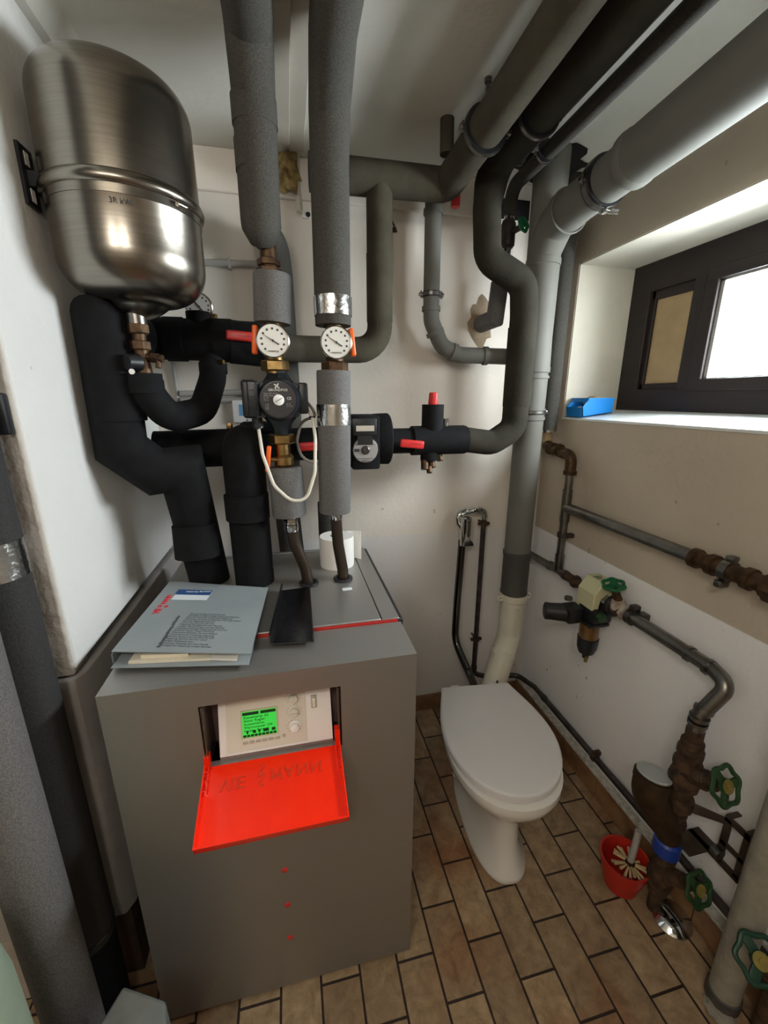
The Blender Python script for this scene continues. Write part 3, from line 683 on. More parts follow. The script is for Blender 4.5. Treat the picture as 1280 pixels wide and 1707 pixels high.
def lever(x, y, z, ln, tilt, label, group=None):
    q = MB(); m_ = Matrix.Rotation(R(tilt), 3, 'Y')
    q.rbox((x, y, z), (ln, .012, .026), .006, 3, rot=m_); q.rbox((x + .01, y + .001, z), (ln * .6, .014, .019), .006, 3, rot=m_)
    q.cyl((x + ln * .3, y, z), (x + ln * .3, y + .03, z), .009)
    return tag(q.build('ball_valve_lever', 'red'), label, 'valve handle')
lever(-.118, 1.295, 1.668, .075, 4, 'faded red lever handle on the upper black pipe beside the left thermometer')
lever(.058, 1.268, 1.362, .07, -2, 'red lever handle on the lower black pipe, half behind the tall grey pipe')
lever(.375, 1.265, 1.362, .078, 6, 'bright red lever handle right of the round-dial pump')

# ------------------------------------------------------------------ left heating circuit with pump
YA = 1.17
def foam_cut(mb, a, b, r):  # end faces slightly rounded
    a = Vector(a); b = Vector(b); L = (b - a).length
    return mb.lathe(a, b - a, [(r * .55, 0), (r * .97, 0), (r, .004), (r, L - .004), (r * .97, L), (r * .55, L)], 32)
ri = MB().tube([(-.028, -1.19, 2.215), (-.030, .45, 2.215), (-.032, 1.055, 2.205), (-.034, 1.13, 2.13), (-.037, 1.145, 1.895), (-.034, 1.17, 1.865)], .046, fillet=.03, rads=[.047, .047, .047, .046, .0455, .033])
ri.band((-.0365, 1.14, 2.02), (0, 0, 1), .0452, .06, .002); ri.band((-.035, 1.134, 2.10), (0, .06, -1), .0455, .05, .003)
tag(ri.build('insulated_riser', 'greyd'), 'thick dusty grey insulated pipe leading up from the left thermometer to the ceiling', 'pipe')
rf = thing('riser_fitting', (-.026, YA, 1.81), 'brass union fitting showing below the end of the left ceiling pipe', 'fitting')
q = MB(); q.cyl((-.026, YA, 1.80), (-.026, YA, 1.885), .020); q.hexn((-.026, YA, 1.812), (-.026, YA, 1.828), .028); q.hexn((-.026, YA, 1.794), (-.026, YA, 1.808), .031); q.build('union', 'bronze', rf)
q = foam_cut(MB(), (-.026, YA, 1.683), (-.020, YA, 1.795), .046); tag(q.build('insulation_sleeve', 'grey'), 'short grey foam sleeve above the left thermometer', 'pipe insulation')

def therm_valve(x, y, z, label, side):
    t = thing('thermometer_valve', (x, y, z - .05), label, 'thermometer valve')
    q = MB(); q.cyl((x, y, z + .048), (x, y, z + .028), .022); q.lathe((x, y, z - .03), (0, 0, 1), [(.018, -.01), (.026, 0), (.029, .03), (.026, .055), (.018, .065)], 24)
    q.cyl((x, y, z), (x, y - .035, z), .016); q.build('valve_body', 'brass', t)
    q = MB(); q.hexn((x, y, z - .068), (x, y, z - .042), .036); q.cyl((x, y, z - .074), (x, y, z - .030), .024); q.build('union_nut', 'bronze' if side > 0 else 'brass', t)
    gauge(t, (x, y - .052, z), (0, -1, -.05), .040, needle=32)
    for s_, kk in (('brand_print', 'oventrop'),):
        text(t, s_, kk, (x - .013, y - .0535, z - .026), (1, 0, 0), (0, 0, 1), .007, 'ink', depth=.0003)
    q = MB(); m_ = Matrix.Rotation(R(-5 * side), 3, 'Y')
    q.rbox((x + side * .044, y - .020, z + .004), (.014, .03, .068), .005, 3, rot=m_); q.rbox((x + side * .036, y - .022, z), (.016, .02, .024), .004)
    q.build('handle', 'orange', t)
    return t
therm_valve(-.027, YA, 1.637, 'valve with round thermometer dial and orange handle above the black pump', -1)
therm_valve(.128, YA, 1.637, 'valve with round thermometer dial and orange handle on the central grey pipe', 1)

pu = thing('circulation_pump', (-.02, YA, 1.40), 'blue-black circulation pump with a round nameplate under the left thermometer', 'pump')
cx, cz = -.022, 1.497
q = MB(); q.lathe((cx, YA, 1.40), (0, 0, 1), [(.022, 0), (.024, .02), (.030, .035), (.046, .055), (.052, .095), (.046, .135), (.030, .155), (.024, .165), (.024, .17)], 8)
q.build('casing', 'cast', pu, sharp=25)
q = MB(); q.lathe((cx, YA, cz), (0, -1, 0), [(.052, -.02), (.058, .0), (.058, .022), (.055, .026), (.050, .055), (.046, .062), (.043, .0625)], 36)
for t in (40, 140, 220, 320): q.cyl((cx + .055 * math.cos(R(t)), YA - .005, cz + .055 * math.sin(R(t))), (cx + .055 * math.cos(R(t)), YA - .03, cz + .055 * math.sin(R(t))), .009, n=12)
q.build('motor_housing', 'cast', pu)
npl = MB().lathe((cx, YA - .0625, cz), (0, -1, 0), [(.043, 0), (.043, .0015), (.0001, .0016)], 36).build('nameplate', 'facep', pu)
q = MB(); q.lathe((cx, YA - .064, cz), (0, -1, 0), [(.0135, 0), (.0135, .004), (.012, .005), (.0001, .005)], 24); tag(q.build('speed_knob', 'white', pu), 'round white knob')
MB().box((cx, YA - .0694, cz), (.020, .0006, .0012), rot=Matrix.Rotation(R(-28), 3, 'Y')).build('knob_mark', 'ink', pu)
text(npl, 'maker_name', 'GRUNDFOS', (cx - .0005, YA - .0645, cz + .0215), (1, 0, 0), (0, 0, 1), .0085, 'dial', depth=.0003, align='CENTER', sp=1.05)
q = MB()
for t in (45, 135, 225, 315):
    q.box((cx - .003 + .0042 * math.cos(R(t)), YA - .0645, cz + .0335 + .0042 * math.sin(R(t))), (.0075, .0006, .0022), rot=Matrix.Rotation(-R(t + 25), 3, 'Y'))
q.build('maker_emblem', 'dial', npl)
text(npl, 'rating_text', 'Type UPS 25-60\n230V 50Hz\nIn  W\n0.2 A', (cx - .036, YA - .0645, cz + .014), (1, 0, 0), (0, 0, 1), .0052, 'bead', depth=.0002)
text(npl, 'rating_text', '1 45\n2 65\n3 90', (cx - .034, YA - .0645, cz - .013), (1, 0, 0), (0, 0, 1), .0052, 'bead', depth=.0002)
text(npl, 'rating_text', 'CE', (cx + .020, YA - .0645, cz + .001), (1, 0, 0), (0, 0, 1), .009, 'dial', depth=.0002)
text(npl, 'rating_text', 'IP 42\nTF 110', (cx + .018, YA - .0645, cz - .012), (1, 0, 0), (0, 0, 1), .0052, 'bead', depth=.0002)
q = MB(); q.rbox((cx - .072, YA - .012, cz + .002), (.036, .075, .094), .008, 3); q.build('terminal_box', 'blackp', pu)
q = MB(); q.rbox((cx - .062, YA - .048, cz + .002), (.028, .014, .088), .004, 3); q.build('box_cover', 'cast', pu)
q = MB(); q.rbox((cx + .062, YA + .01, cz + .004), (.026, .06, .08), .006, 2); q.build('rear_housing', 'blackp', pu)
q = MB(); q.cyl((cx - .060, YA - .02, cz - .045), (cx - .056, YA - .02, cz - .072), .013); q.hexn((cx - .058, YA - .02, cz - .058), (cx - .057, YA - .02, cz - .068), .015); q.build('cable_gland', 'blackp', pu)

bv = thing('pump_valve', (-.018, YA, 1.31), 'brass shut-off valve with orange wing handle below the black pump', 'valve')
q = MB(); q.hexn((-.021, YA, 1.383), (-.021, YA, 1.408), .036); q.build('union_nut', 'brass', bv)
q = MB(); q.cyl((-.020, YA, 1.30), (-.021, YA, 1.385), .020); q.lathe((-.019, YA, 1.318), (0, 0, 1), [(.020, 0), (.026, .008), (.026, .028), (.020, .036)], 24); q.cyl((-.019, YA - .012, 1.338), (-.055, YA - .02, 1.343), .006)
q.build('valve_body', 'brass', bv)
q = MB(); q.rbox((-.060, YA - .022, 1.345), (.012, .022, .070), .004, 3, rot=Matrix.Rotation(R(8), 3, 'Y')); q.build('handle', 'orange', bv)
q = foam_cut(MB(), (-.014, YA - .006, 1.180), (-.018, YA, 1.318), .0465); tag(q.build('insulation_sleeve', 'grey'), 'short grey foam sleeve below the pump valve, above the hose', 'pipe insulation')

def flex(pts, label, zt, xt, yt):
    t = thing('flexible_hose', pts[-1], label, 'hose')
    q = MB().tube(pts, .0165, fillet=.08, seg=12); q.build('braided_hose', 'braid', t)
    q = MB(); q.cyl((xt, yt, zt + .045), (xt, yt, zt + .012), .017); q.lathe((xt, yt, zt - .006), (0, 0, 1), [(.0175, 0), (.019, .004), (.019, .020), (.0155, .024)], 24); q.hexn((xt, yt, zt + .022), (xt, yt, zt + .034), .0205); q.build('crimp_collar', 'chrome', t)
flex([(-.010, YA - .008, 1.150), (-.006, YA - .01, 1.10), (.022, YA - .012, 1.02), (.030, 1.152, .955)], 'braided hose with chrome collar bending from the left grey sleeve into the boiler top', 1.140, -.010, YA - .008)
flex([(.118, YA, 1.160), (.122, YA, 1.08), (.133, 1.165, 1.0), (.133, 1.163, .955)], 'braided hose with chrome collar from the long central grey sleeve into the boiler top', 1.165, .118, YA)

# central circuit
q = MB().tube([(.120, -1.19, 2.215), (.128, .45, 2.215), (.130, 1.04, 2.205), (.131, 1.15, 2.135), (.1295, YA, 2.03), (.127, YA, 1.683)], .0465, fillet=0, rads=[.0485, .0485, .0485, .0475, .0465, .0465])
cp = thing('insulated_riser', (.127, YA, 1.683), 'thick grey foam-insulated pipe rising in the middle and turning along the ceiling', 'pipe')
q.build('insulation', 'greyd', cp)
MB().band((.1275, YA, 1.728), (0, 0, 1), .0475, .045, .0012, 40).build('metal_tape', 'tape', cp)
lp = thing('insulation_sleeve', (.120, YA, 1.178), 'long grey foam sleeve with a silver tape band below the central thermometer', 'pipe insulation')
foam_cut(MB(), (.116, YA, 1.182), (.124, YA, 1.572), .0455).build('foam_tube', 'grey', lp)
MB().band((.1215, YA, 1.458), (0, 0, 1), .0455, .055, .0014, 40).build('metal_tape', 'tape', lp)

# cables of the pump
cb = thing('pump_cable', (-.08, 1.15, 1.2), 'white cable hanging in a big loop from the black pump past the grey sleeve', 'cable')
MB().tube([(-.079, 1.15, 1.425), (-.072, 1.12, 1.36), (-.048, 1.10, 1.28), (-.005, 1.098, 1.235), (.035, 1.10, 1.24), (.060, 1.11, 1.31), (.066, 1.13, 1.40), (.063, 1.16, 1.45), (.050, 1.18, 1.475)], .0045, fillet=.05, n=10, seg=6).build('cable', 'cable', cb)
MB().ring((.062, 1.165, 1.452), (0, 0, 1), .006, .003).build('cable_tie', 'blackp', cb)
tag(MB().tube([(.045, 1.22, 1.50), (.068, 1.21, 1.47), (.075, 1.22, 1.45), (.035, 1.24, 1.44), (.018, 1.24, 1.38), (.030, 1.24, 1.33), (.075, 1.23, 1.315), (.15, 1.26, 1.32)], .0042, fillet=.04, n=10, seg=6).build('sensor_cable', 'cableg'), 'thin grey cable curling behind the white one, between the two grey pipes', 'cable')

# grey pipes behind, going down behind the boiler
tag(MB().tube([(-.05, 1.50, 2.0), (-.012, 1.585, 1.985), (-.005, 1.59, 1.90), (.0, 1.59, 1.45), (-.028, 1.59, 1.10), (-.010, 1.55, .80)], .046, fillet=.05).build('insulated_wall_pipe', 'greyd'), 'grey insulated pipe standing against the back wall behind the pump', 'pipe')
tag(MB().tube([(.122, 1.52, 1.125), (.124, 1.52, .0)], .036).cyl((.122, 1.52, 1.12), (.122, 1.52, 1.20), .016).build('insulated_stub', 'greyd'), 'short grey insulated pipe behind the boiler and the toilet roll', 'pipe')

# brown riser + ceiling run
YV = 1.455
bp_ = MB().tube([(-.06, 1.40, 1.655), (.05, YV, 1.655), (.312, YV, 1.657), (.312, YV, 2.13)], .041, fillet=.075)
bp_.band((.312, YV, 1.845), (0, 0, 1), .0395, .20, .003)
tag(bp_.build('insulated_brown_riser', 'brown'), 'brownish insulated pipe running behind both thermometers and turning up to the ceiling', 'pipe')
def pclamp(parent, o, axis, r, w=.018, ears=((1, 0),)):
    o = Vector(o); a, u, v = frame(axis)
    q = MB(); q.band(o, axis, r + .0045, w * .6, .0022)
    for s_ in (1, -1):
        p = o + u * s_ * (r + .010); q.rbox(p, (.016, .014, .012), .002); q.cyl(p - Vector((0, 0, .012)), p + Vector((0, 0, .012)), .003, n=10)
    c_ = q.build('pipe_clamp', 'zinc', parent); MB().band(o, axis, r + .0005, w, .0042).build('rubber_liner', 'blackp', c_)
def rod(parent, x, y, z0, z1):
    MB().cyl((x, y, z0), (x, y, z1), .0045, n=10).hexn((x, y, z1 - .01), (x, y, z1), .010).build('hanger_rod', 'zincd', parent)
c1 = thing('ceiling_pipe', (.53, YV, 2.16), 'brown aged insulated pipe crossing the back and running forward under the ceiling, leftmost', 'pipe')
q = MB().tube([(.10, YV, 2.145), (.530, YV, 2.150), (.538, .3, 2.205), (.538, -1.19, 2.21)], .046, fillet=.03, seg=4, rads=[.049, .047, .0425, .0425])
q.build('insulation', 'brown', c1)
def lring(q, o, axis, r, w=.03): q.band(o, axis, r - .001, w, .003)
pclamp(c1, (.533, 1.19, 2.163), (.0, -1, .05), .052)
rod(c1, .533, 1.19, 2.215, ZC)
c2 = thing('ceiling_pipe', (.66, 1.4, 2.19), 'dark insulated pipe under the ceiling, second from left, bending down beside the soil stack', 'pipe')
q = MB().tube([(.650, -1.19, 2.205), (.652, .3, 2.205), (.658, 1.395, 2.190), (.634, 1.375, 2.07), (.638, 1.36, 1.925), (.764, 1.345, 1.858), (.770, 1.34, 1.76), (.764, 1.335, 1.40), (.68, 1.33, 1.352), (.58, 1.33, 1.366)], .046, fillet=.06, rads=[.047, .047, .049, .043, .043, .044, .044, .043, .042, .042])
q.band((.7675, 1.338, 1.60), (0, 0, 1), .0430, .25, .003)
q.build('insulation', 'brownd', c2)
pclamp(c2, (.657, 1.15, 2.194), (0, -1, 0), .052)
rod(c2, .657, 1.15, 2.25, ZC)
t1 = thing('thin_ceiling_pipe', (.735, 1.3, 2.21), 'thin dark pipe with a capped end under the ceiling between the larger pipes', 'pipe')
MB().tube([(.722, 1.36, 2.20), (.722, 1.33, 2.205), (.718, .3, 2.225), (.716, -1.19, 2.225)], .017).build('tube', 'zincd', t1)
MB().lathe((.722, 1.375, 2.199), (0, -1, 0), [(.006, 0), (.012, .008), (.020, .012), (.020, .022)], 20).build('end_cap', 'zincd', t1)
t2 = thing('water_pipe', (.80, 1.5, 2.1), 'dark insulated water pipe under the ceiling dropping to the green-wheeled valve', 'pipe')
MB().tube([(.766, -1.19, 2.205), (.768, .3, 2.205), (.800, 1.535, 2.205), (.802, 1.55, 2.125)], .0225, fillet=.05).build('insulation', 'greyd', t2)
pclamp(t2, (.786, 1.32, 2.205), (0, -1, 0), .0245, .012); rod(t2, .786, 1.32, 2.225, ZC)
gv = thing('stop_valve', (.80, 1.55, 2.05), 'small stop valve with bright green wheel below the ceiling near the stack', 'valve')
MB().cyl((.802, 1.55, 2.135), (.803, 1.55, 2.108), .018).cyl((.800, 1.55, 2.02), (.795, 1.55, 1.95), .016).build('nipple', 'chrome', gv)
MB().lathe((.801, 1.55, 2.02), (0, 0, 1), [(.018, 0), (.026, .01), (.026, .075), (.02, .09)], 20).cyl((.80, 1.55, 2.065), (.825, 1.50, 2.075), .010).build('valve_body', 'zincd', gv)
def wheel(parent, c, nrm, r, m, lobes=6, hub='yellowb', thick=.006):
    """hand wheel: lobed rim, spokes and a centre disc"""
    c = Vector(c); a, u, v = frame(nrm); q = MB(); n = 60; mm = 10; vs = []; fs = []
    for i in range(n):
        t = 2 * math.pi * i / n; rr = r * (1 + .07 * math.cos(lobes * t)); dd = u * math.cos(t) + v * math.sin(t)
        for j in range(mm):
            k = 2 * math.pi * j / mm; vs.append(c + dd * (rr - thick + thick * math.cos(k)) + a * thick * .9 * math.sin(k))
    for i in range(n):
        for j in range(mm): fs.append((i * mm + j, ((i + 1) % n) * mm + j, ((i + 1) % n) * mm + (j + 1) % mm, i * mm + (j + 1) % mm))
    q.add(vs, fs)
    for t in (0, 120, 240):
        dd = u * math.cos(R(t)) + v * math.sin(R(t)); w_ = a.cross(dd)
        m_ = Matrix((dd, w_, a)).transposed(); q.rbox(c + dd * r * .5, (r * .9, r * .42, thick * 1.1), thick * .3, 2, rot=m_)
    q.lathe(c - a * thick, a, [(r * .36, 0), (r * .36, thick * 2)], 24)
    hw = q.build('hand_wheel', m, parent)
    if hub: MB().lathe(c + a * thick, a, [(r * .34, 0), (r * .34, .0015), (r * .12, .0018), (r * .12, .004), (.0001, .004)], 24).build('wheel_disc', hub, hw)
wheel(gv, (.826, 1.49, 2.078), (.35, -1, .25), .026, 'green', 5, None)
ws = thing('wall_stub_pipe', (.77, 1.58, 1.8), 'grey insulated stub with chrome nipple turning into the patched hole in the back wall', 'pipe')
MB().cyl((.788, 1.55, 1.955), (.784, 1.55, 1.905), .017).lathe((.785, 1.55, 1.925), (0, 0, 1), [(.019, 0), (.022, .004), (.022, .018), (.019, .022)], 20).build('nipple', 'chrome', ws)
MB().tube([(.783, 1.55, 1.91), (.775, 1.555, 1.79), (.765, 1.67, 1.785)], .032, fillet=0).build('insulation', 'grey', ws)
rc = thing('drain_cap', (.575, 1.50, 2.12), 'small red valve cap peeping out left of the dark bent pipe near the ceiling', 'valve')
MB().cyl((.61, 1.58, 2.19), (.61, 1.58, 2.27), .011).hexn((.61, 1.58, 2.18), (.61, 1.58, 2.20), .016).build('nipple', 'bronze', rc)
MB().lathe((.61, 1.58, 2.145), (0, 0, 1), [(.014, 0), (.016, .005), (.016, .035)], 16).build('red_cap', 'red', rc)
tag(MB().tube([(.492, 1.36, 2.185), (.490, 1.36, 2.275)], .020).build('pipe_stub', 'brown'), 'short brown pipe stub beside the leftmost ceiling pipe', 'pipe')
# safety group / pump with round dial on the lower black pipe
sg = thing('safety_manifold', (.46, 1.33, 1.27), 'black insulated safety group with a red cap on top, hanging on the back wall', 'safety valve')
q = MB().tube([(.30, 1.33, 1.366), (.405, 1.33, 1.366)], .041); q.tube([(.40, 1.33, 1.366), (.575, 1.33, 1.366)], .048); q.band((.402, 1.33, 1.366), (1, 0, 0), .044, .02, .004); q.band((.575, 1.33, 1.366), (1, 0, 0), .042, .012, .004)
q.cyl((.463, 1.33, 1.38), (.463, 1.33, 1.482), .036); q.cyl((.455, 1.33, 1.33), (.455, 1.33, 1.300), .030); q.build('insulation', 'black', sg)
tag(MB().lathe((.463, 1.33, 1.482), (0, 0, 1), [(.016, 0), (.017, .004), (.014, .036), (.012, .038)], 10).build('cap', 'red', sg), 'red cap')
q = MB(); q.cyl((.436, 1.32, 1.30), (.434, 1.31, 1.272), .013); q.cyl((.462, 1.33, 1.30), (.464, 1.32, 1.275), .012); q.cyl((.449, 1.31, 1.280), (.447, 1.30, 1.262), .009); q.hexn((.488, 1.33, 1.32), (.492, 1.32, 1.298), .012); q.build('drain_cock', 'bronze', sg)
q = MB(); q.cyl((.508, 1.33, 1.405), (.508, 1.33, 1.432), .011); q.hexn((.508, 1.33, 1.424), (.508, 1.33, 1.436), .013); q.build('test_nipple', 'zinc', sg)
p2 = thing('insulated_pump', (.245, 1.33, 1.285), 'heating pump in square black insulation with a round grey dial, right of centre', 'pump')
q = MB(); q.rbox((.222, 1.305, 1.372), (.085, .15, .160), .006, 2); q.lathe((.25, 1.33, 1.374), (1, 0, 0), [(.075, 0), (.080, .01), (.082, .058), (.079, .062), (.04, .062)], 40)
q.build('insulation_shell', 'black', p2)
q = MB(); q.rbox((.216, 1.226, 1.420), (.072, .014, .050), .003); q.span((.195, 1.222, 1.368), (.24, 1.232, 1.40)); q.build('terminal_box', 'blackp', p2)
MB().span((.190, 1.2175, 1.408), (.244, 1.219, 1.424)).build('label_plate', 'panelg', p2)
q = MB(); q.lathe((.218, 1.232, 1.352), (0, -1, 0), [(.038, -.006), (.038, .006), (.036, .008), (.0001, .008)], 36); q.build('dial_plate', 'bead', p2)
q = MB(); q.ring((.218, 1.228, 1.352), (0, -1, 0), .038, .0025); q.build('dial_rim', 'blackp', p2)
q = MB(); q.lathe((.218, 1.224, 1.352), (0, -1, 0), [(.013, 0), (.013, .003), (.009, .006), (.0001, .006)], 20); q.build('vent_screw', 'zincd', p2)
q = MB(); q.box((.218, 1.2235, 1.327), (.05, .001, .0015)); q.box((.192, 1.2235, 1.352), (.014, .001, .009)); q.box((.218, 1.2235, 1.368), (.06, .001, .001)); q.build('dial_lines', 'ink', p2)
text(p2, 'maker_name', 'WILO', (.218, 1.2235, 1.3165), (1, 0, 0), (0, 0, 1), .009, 'ink', depth=.0003, align='CENTER')

# ------------------------------------------------------------------ soil stack and drains
SX, SY = .878, 1.43
st = thing('soil_stack', (SX, SY, .68), 'tall thick grey plastic soil stack in the corner behind the toilet', 'drain pipe')
q = MB().tube([(SX, SY, 2.33), (SX, SY, 1.95)], .055).tube([(SX + .006, SY, 1.96), (SX, SY, 1.45), (SX, SY, .90)], .0525, rads=[.050, .0515, .0515])
for z, r, w_ in ((1.945, .0555, .020), (1.60, .0555, .018), (1.575, .0545, .010), (1.43, .0535, .012)): q.band((SX, SY, z), (0, 0, 1), r - .004, w_, .006)
q.lathe((SX, SY, 1.60), (0, 0, 1), [(.0515, 0), (.0555, .004), (.0555, .02), (.053, .12), (.0515, .34)], 32)
# branch elbow
q.tube([(SX, SY, 1.985), (.868, 1.36, 2.04), (.858, 1.24, 2.050)], .057, fillet=.05); q.band((.861, 1.295, 2.047), (0, -1, .06), .057, .022, .005); q.ring((.861, 1.284, 2.047), (0, -1, .06), .062, .003)
q.build('pvc_pipe', 'pvc', st)
pclamp(st, (SX, SY, 1.452), (0, 0, 1), .0525, .012)
q = MB(); q.lathe((SX, SY, .715), (0, 0, 1), [(.050, 0), (.055, .003), (.0555, .012), (.0535, .018), (.0535, .165), (.056, .172), (.056, .186), (.050, .190)], 36); tag(q.build('rubber_sleeve', 'pvcd', st), 'dark rubber sleeve near the bottom')
dr = thing('ceiling_drain_pipe', (.86, .8, 2.05), 'thick grey plastic drain pipe sloping along the ceiling above the window', 'drain pipe')
q = MB().tube([(.858, 1.29, 2.047), (.845, .98, 2.056)], .055).tube([(.845, 1.01, 2.055), (.818, .3, 2.075), (.790, -1.19, 2.11)], .0605)
q.lathe((.846, 1.02, 2.055), Vector((-.02, -.68, .02)), [(.055, -.015), (.063, -.008), (.064, .0), (.063, .012), (.0605, .02)], 36); q.build('pvc_pipe', 'pvc', dr)
pclamp(dr, (.850, 1.125, 2.052), (-.02, -1, .03), .0575, .03); q = MB(); q.cyl((.868, 1.12, 1.985), (.885, 1.10, 1.978), .006, n=10).rbox((.862, 1.125, 1.988), (.02, .03, .012), .003); q.build('clamp_bolt', 'chrome', dr)
we = thing('toilet_outlet_bend', (.82, 1.4, .25), 'cream white plastic outlet bend joining the toilet to the grey stack', 'drain pipe')
q = MB().tube([(SX, SY, .720), (SX - .002, SY, .52), (.835, 1.405, .42), (.775, 1.36, .30), (.70, 1.30, .215)], .050, fillet=.10, rads=[.050, .048, .049, .048, .047])
q.lathe((SX, SY, .682), (0, 0, 1), [(.050, 0), (.056, .006), (.057, .034), (.052, .036)], 36); q.band((.842, 1.41, .445), (.42, .25, 1), .049, .02, .004)
for k in range(4): q.tube([(SX - .010 + k * .007, SY - .0505, .665), (SX - .012 + k * .007, SY - .0495, .53)], .0016, n=6)
q.build('bend', 'whitep', we)
for s_ in (-1, 1): MB().ring((SX + s_ * .064, SY - .01, .70), (0, 1, 0), .010, .003, n=20).build('hook_ear', 'whitep', we)
MB().box((.772, 1.318, .375), (.008, .004, .020), rz=.3).build('black_mark', 'ink', we)
sp = thing('small_drain_pipe', (.52, 1.56, 1.68), 'thin grey plastic drain dropping from the ceiling run and turning right to the stack', 'drain pipe')
y2 = 1.57
q = MB().tube([(.526, y2, 2.165), (.528, y2, 1.83), (.530, y2, 1.775), (.572, y2, 1.690), (.64, y2, 1.660), (.84, y2 - .04, 1.654)], .029, fillet=.06)
for o_, a_ in (((.526, y2, 2.12), (0, 0, 1)), ((.528, y2, 1.815), (0, 0, 1)), ((.546, y2, 1.735), (.45, 0, -1)), ((.620, y2, 1.668), (1, 0, -.3)), ((.742, y2 - .02, 1.657), (1, -.15, 0))): q.band(o_, a_, .0285, .016, .005)
q.build('pvc_pipe', 'pvc', sp); pclamp(sp, (.528, y2, 1.862), (0, 0, 1), .0285, .018)

# dark insulated pipe in the corner right of the stack, ending in a brass nipple
cpx = 1.045
cp2 = thing('corner_pipe', (cpx, 1.55, 1.36), 'dark grey insulated pipe in the corner between the stack and the window', 'pipe')
MB().tube([(cpx, 1.56, 2.27), (cpx, 1.555, 1.372)], .034).build('insulation', 'greyd', cp2)
MB().band((cpx, 1.555, 1.372), (0, 0, 1), .030, .010, .004).build('strap', 'chrome', cp2)
tag(MB().cyl((cpx, 1.555, 1.37), (cpx, 1.555, 1.325), .018).build('nipple', 'tan', cp2), 'pale wrapped end')

# ------------------------------------------------------------------ water pipes on the right wall
WX = 1.055
def press(q, o, a, r, w=.014): q.band(o, a, r - .001, w, .0035, 24)
uw = thing('wall_water_pipe', (WX, 1.40, .84), 'galvanised pipe dropping under the dark corner pipe and tee to the lower pipe', 'pipe')
q = MB().tube([(cpx, 1.548, 1.315), (cpx + .002, 1.50, 1.300), (WX, 1.44, 1.290)], .021, fillet=.02); q.tube([(WX, 1.455, 1.293), (WX, 1.40, 1.290), (WX, 1.397, 1.225)], .021, fillet=.035)
for t in (1.525, 1.505, 1.47): q.band((cpx + .003, t, 1.302), (0, 1, .1), .020, .010, .005)
q.band((WX, 1.397, 1.222), (0, 0, 1), .02, .014, .005); q.build('old_elbow', 'bronze', uw)
q = MB().tube([(WX, 1.397, 1.23), (WX, 1.397, .850)], .0155)
for z in (1.150, 1.128, 1.045, 1.030, .878, .862): press(q, (WX, 1.397, z), (0, 0, 1), .0165, .010)
q.cyl((WX, 1.397, 1.14), (WX, 1.397, 1.03), .0185); q.cyl((WX, 1.397, .88), (WX, 1.397, .815), .0185); q.build('tube', 'zinc', uw)
q = MB(); q.band((WX, 1.397, .967), (0, 0, 1), .0165, .016, .004); q.rbox((WX + .025, 1.385, .967), (.03, .02, .018), .003); q.build('pipe_clamp', 'zincd', uw)
ur = thing('upper_wall_pipe', (WX, 1.0, 1.08), 'grey steel pipe running forward below the window sill to rusty fittings', 'pipe')
q = MB().tube([(WX, 1.397, 1.083), (WX, .85, 1.083)], .0195); press(q, (WX, 1.345, 1.083), (0, 1, 0), .0175, .014); q.cyl((WX, 1.397, 1.083), (WX, 1.335, 1.083), .0185); q.build('tube', 'zinc', ur)
q = MB().tube([(WX, .85, 1.083), (WX, -1.19, 1.083)], .0215)
for yy, rr_ in ((.838, .027), (.79, .028), (.70, .028), (.655, .030), (.63, .030), (.60, .028)): q.lathe((WX, yy + .012, 1.083), (0, -1, 0), [(.019, 0), (rr_, .004), (rr_, .020), (.019, .024)], 16)
q.hexn((WX, .66, 1.083), (WX, .615, 1.083), .036); q.build('rusty_fitting', 'bronze', ur)
q = MB(); q.band((WX, .752, 1.083), (0, 1, 0), .0215, .020, .006); q.rbox((WX + .005, .752, 1.115), (.022, .022, .014), .003); q.rbox((WX - .012, .752, 1.050), (.03, .02, .018), .003); q.cyl((WX - .03, .752, 1.048), (WX - .008, .752, 1.048), .006, n=8); q.build('pipe_clamp', 'zinc', ur)

lw = thing('lower_wall_pipe', (WX, 1.0, .80), 'lower grey steel water pipe along the right wall ending in a bend down', 'pipe')
LZ = .812
q = MB().tube([(WX - .01, 1.60, LZ), (WX, 1.397, LZ), (WX, 1.32, LZ)], .0155); press(q, (WX, 1.45, LZ), (0, 1, 0), .0175); press(q, (WX, 1.35, LZ), (0, 1, 0), .0175); q.build('tube', 'zinc', lw); q = MB()
q.tube([(WX, 1.01, LZ), (WX, .735, LZ), (WX - .008, .680, .800), (1.01, .705, .70), (1.0, .70, .655)], .0195, fillet=.04)
for o_, a_ in (((WX, .80, LZ), (0, 1, 0)), ((WX - .002, .742, LZ - .001), (0, 1, .1)), ((1.016, .703, .715), (.3, 0, 1)), ((1.001, .70, .680), (0, 0, 1)), ((1.004, .701, .695), (0, 0, 1))): press(q, o_, a_, .0205, .010)
q.build('tube', 'zinc', lw)
q = MB().tube([(WX, 1.345, LZ), (WX, 1.20, LZ)], .0175); q.hexn((WX, 1.30, LZ), (WX, 1.275, LZ), .025); q.hexn((WX, 1.245, LZ), (WX, 1.225, LZ), .024); q.lathe((WX, 1.075, LZ), (0, -1, 0), [(.02, 0), (.026, .006), (.024, .03), (.019, .04)], 16); q.build('rusty_nipple', 'rust', lw)
q = MB(); q.band((WX, 1.008, LZ), (0, 1, 0), .0200, .020, .006); q.rbox((WX + .01, 1.01, LZ + .03), (.028, .024, .02), .004); q.rbox((WX + .02, .985, LZ + .008), (.03, .03, .03), .004); q.build('pipe_clamp', 'zincd', lw)
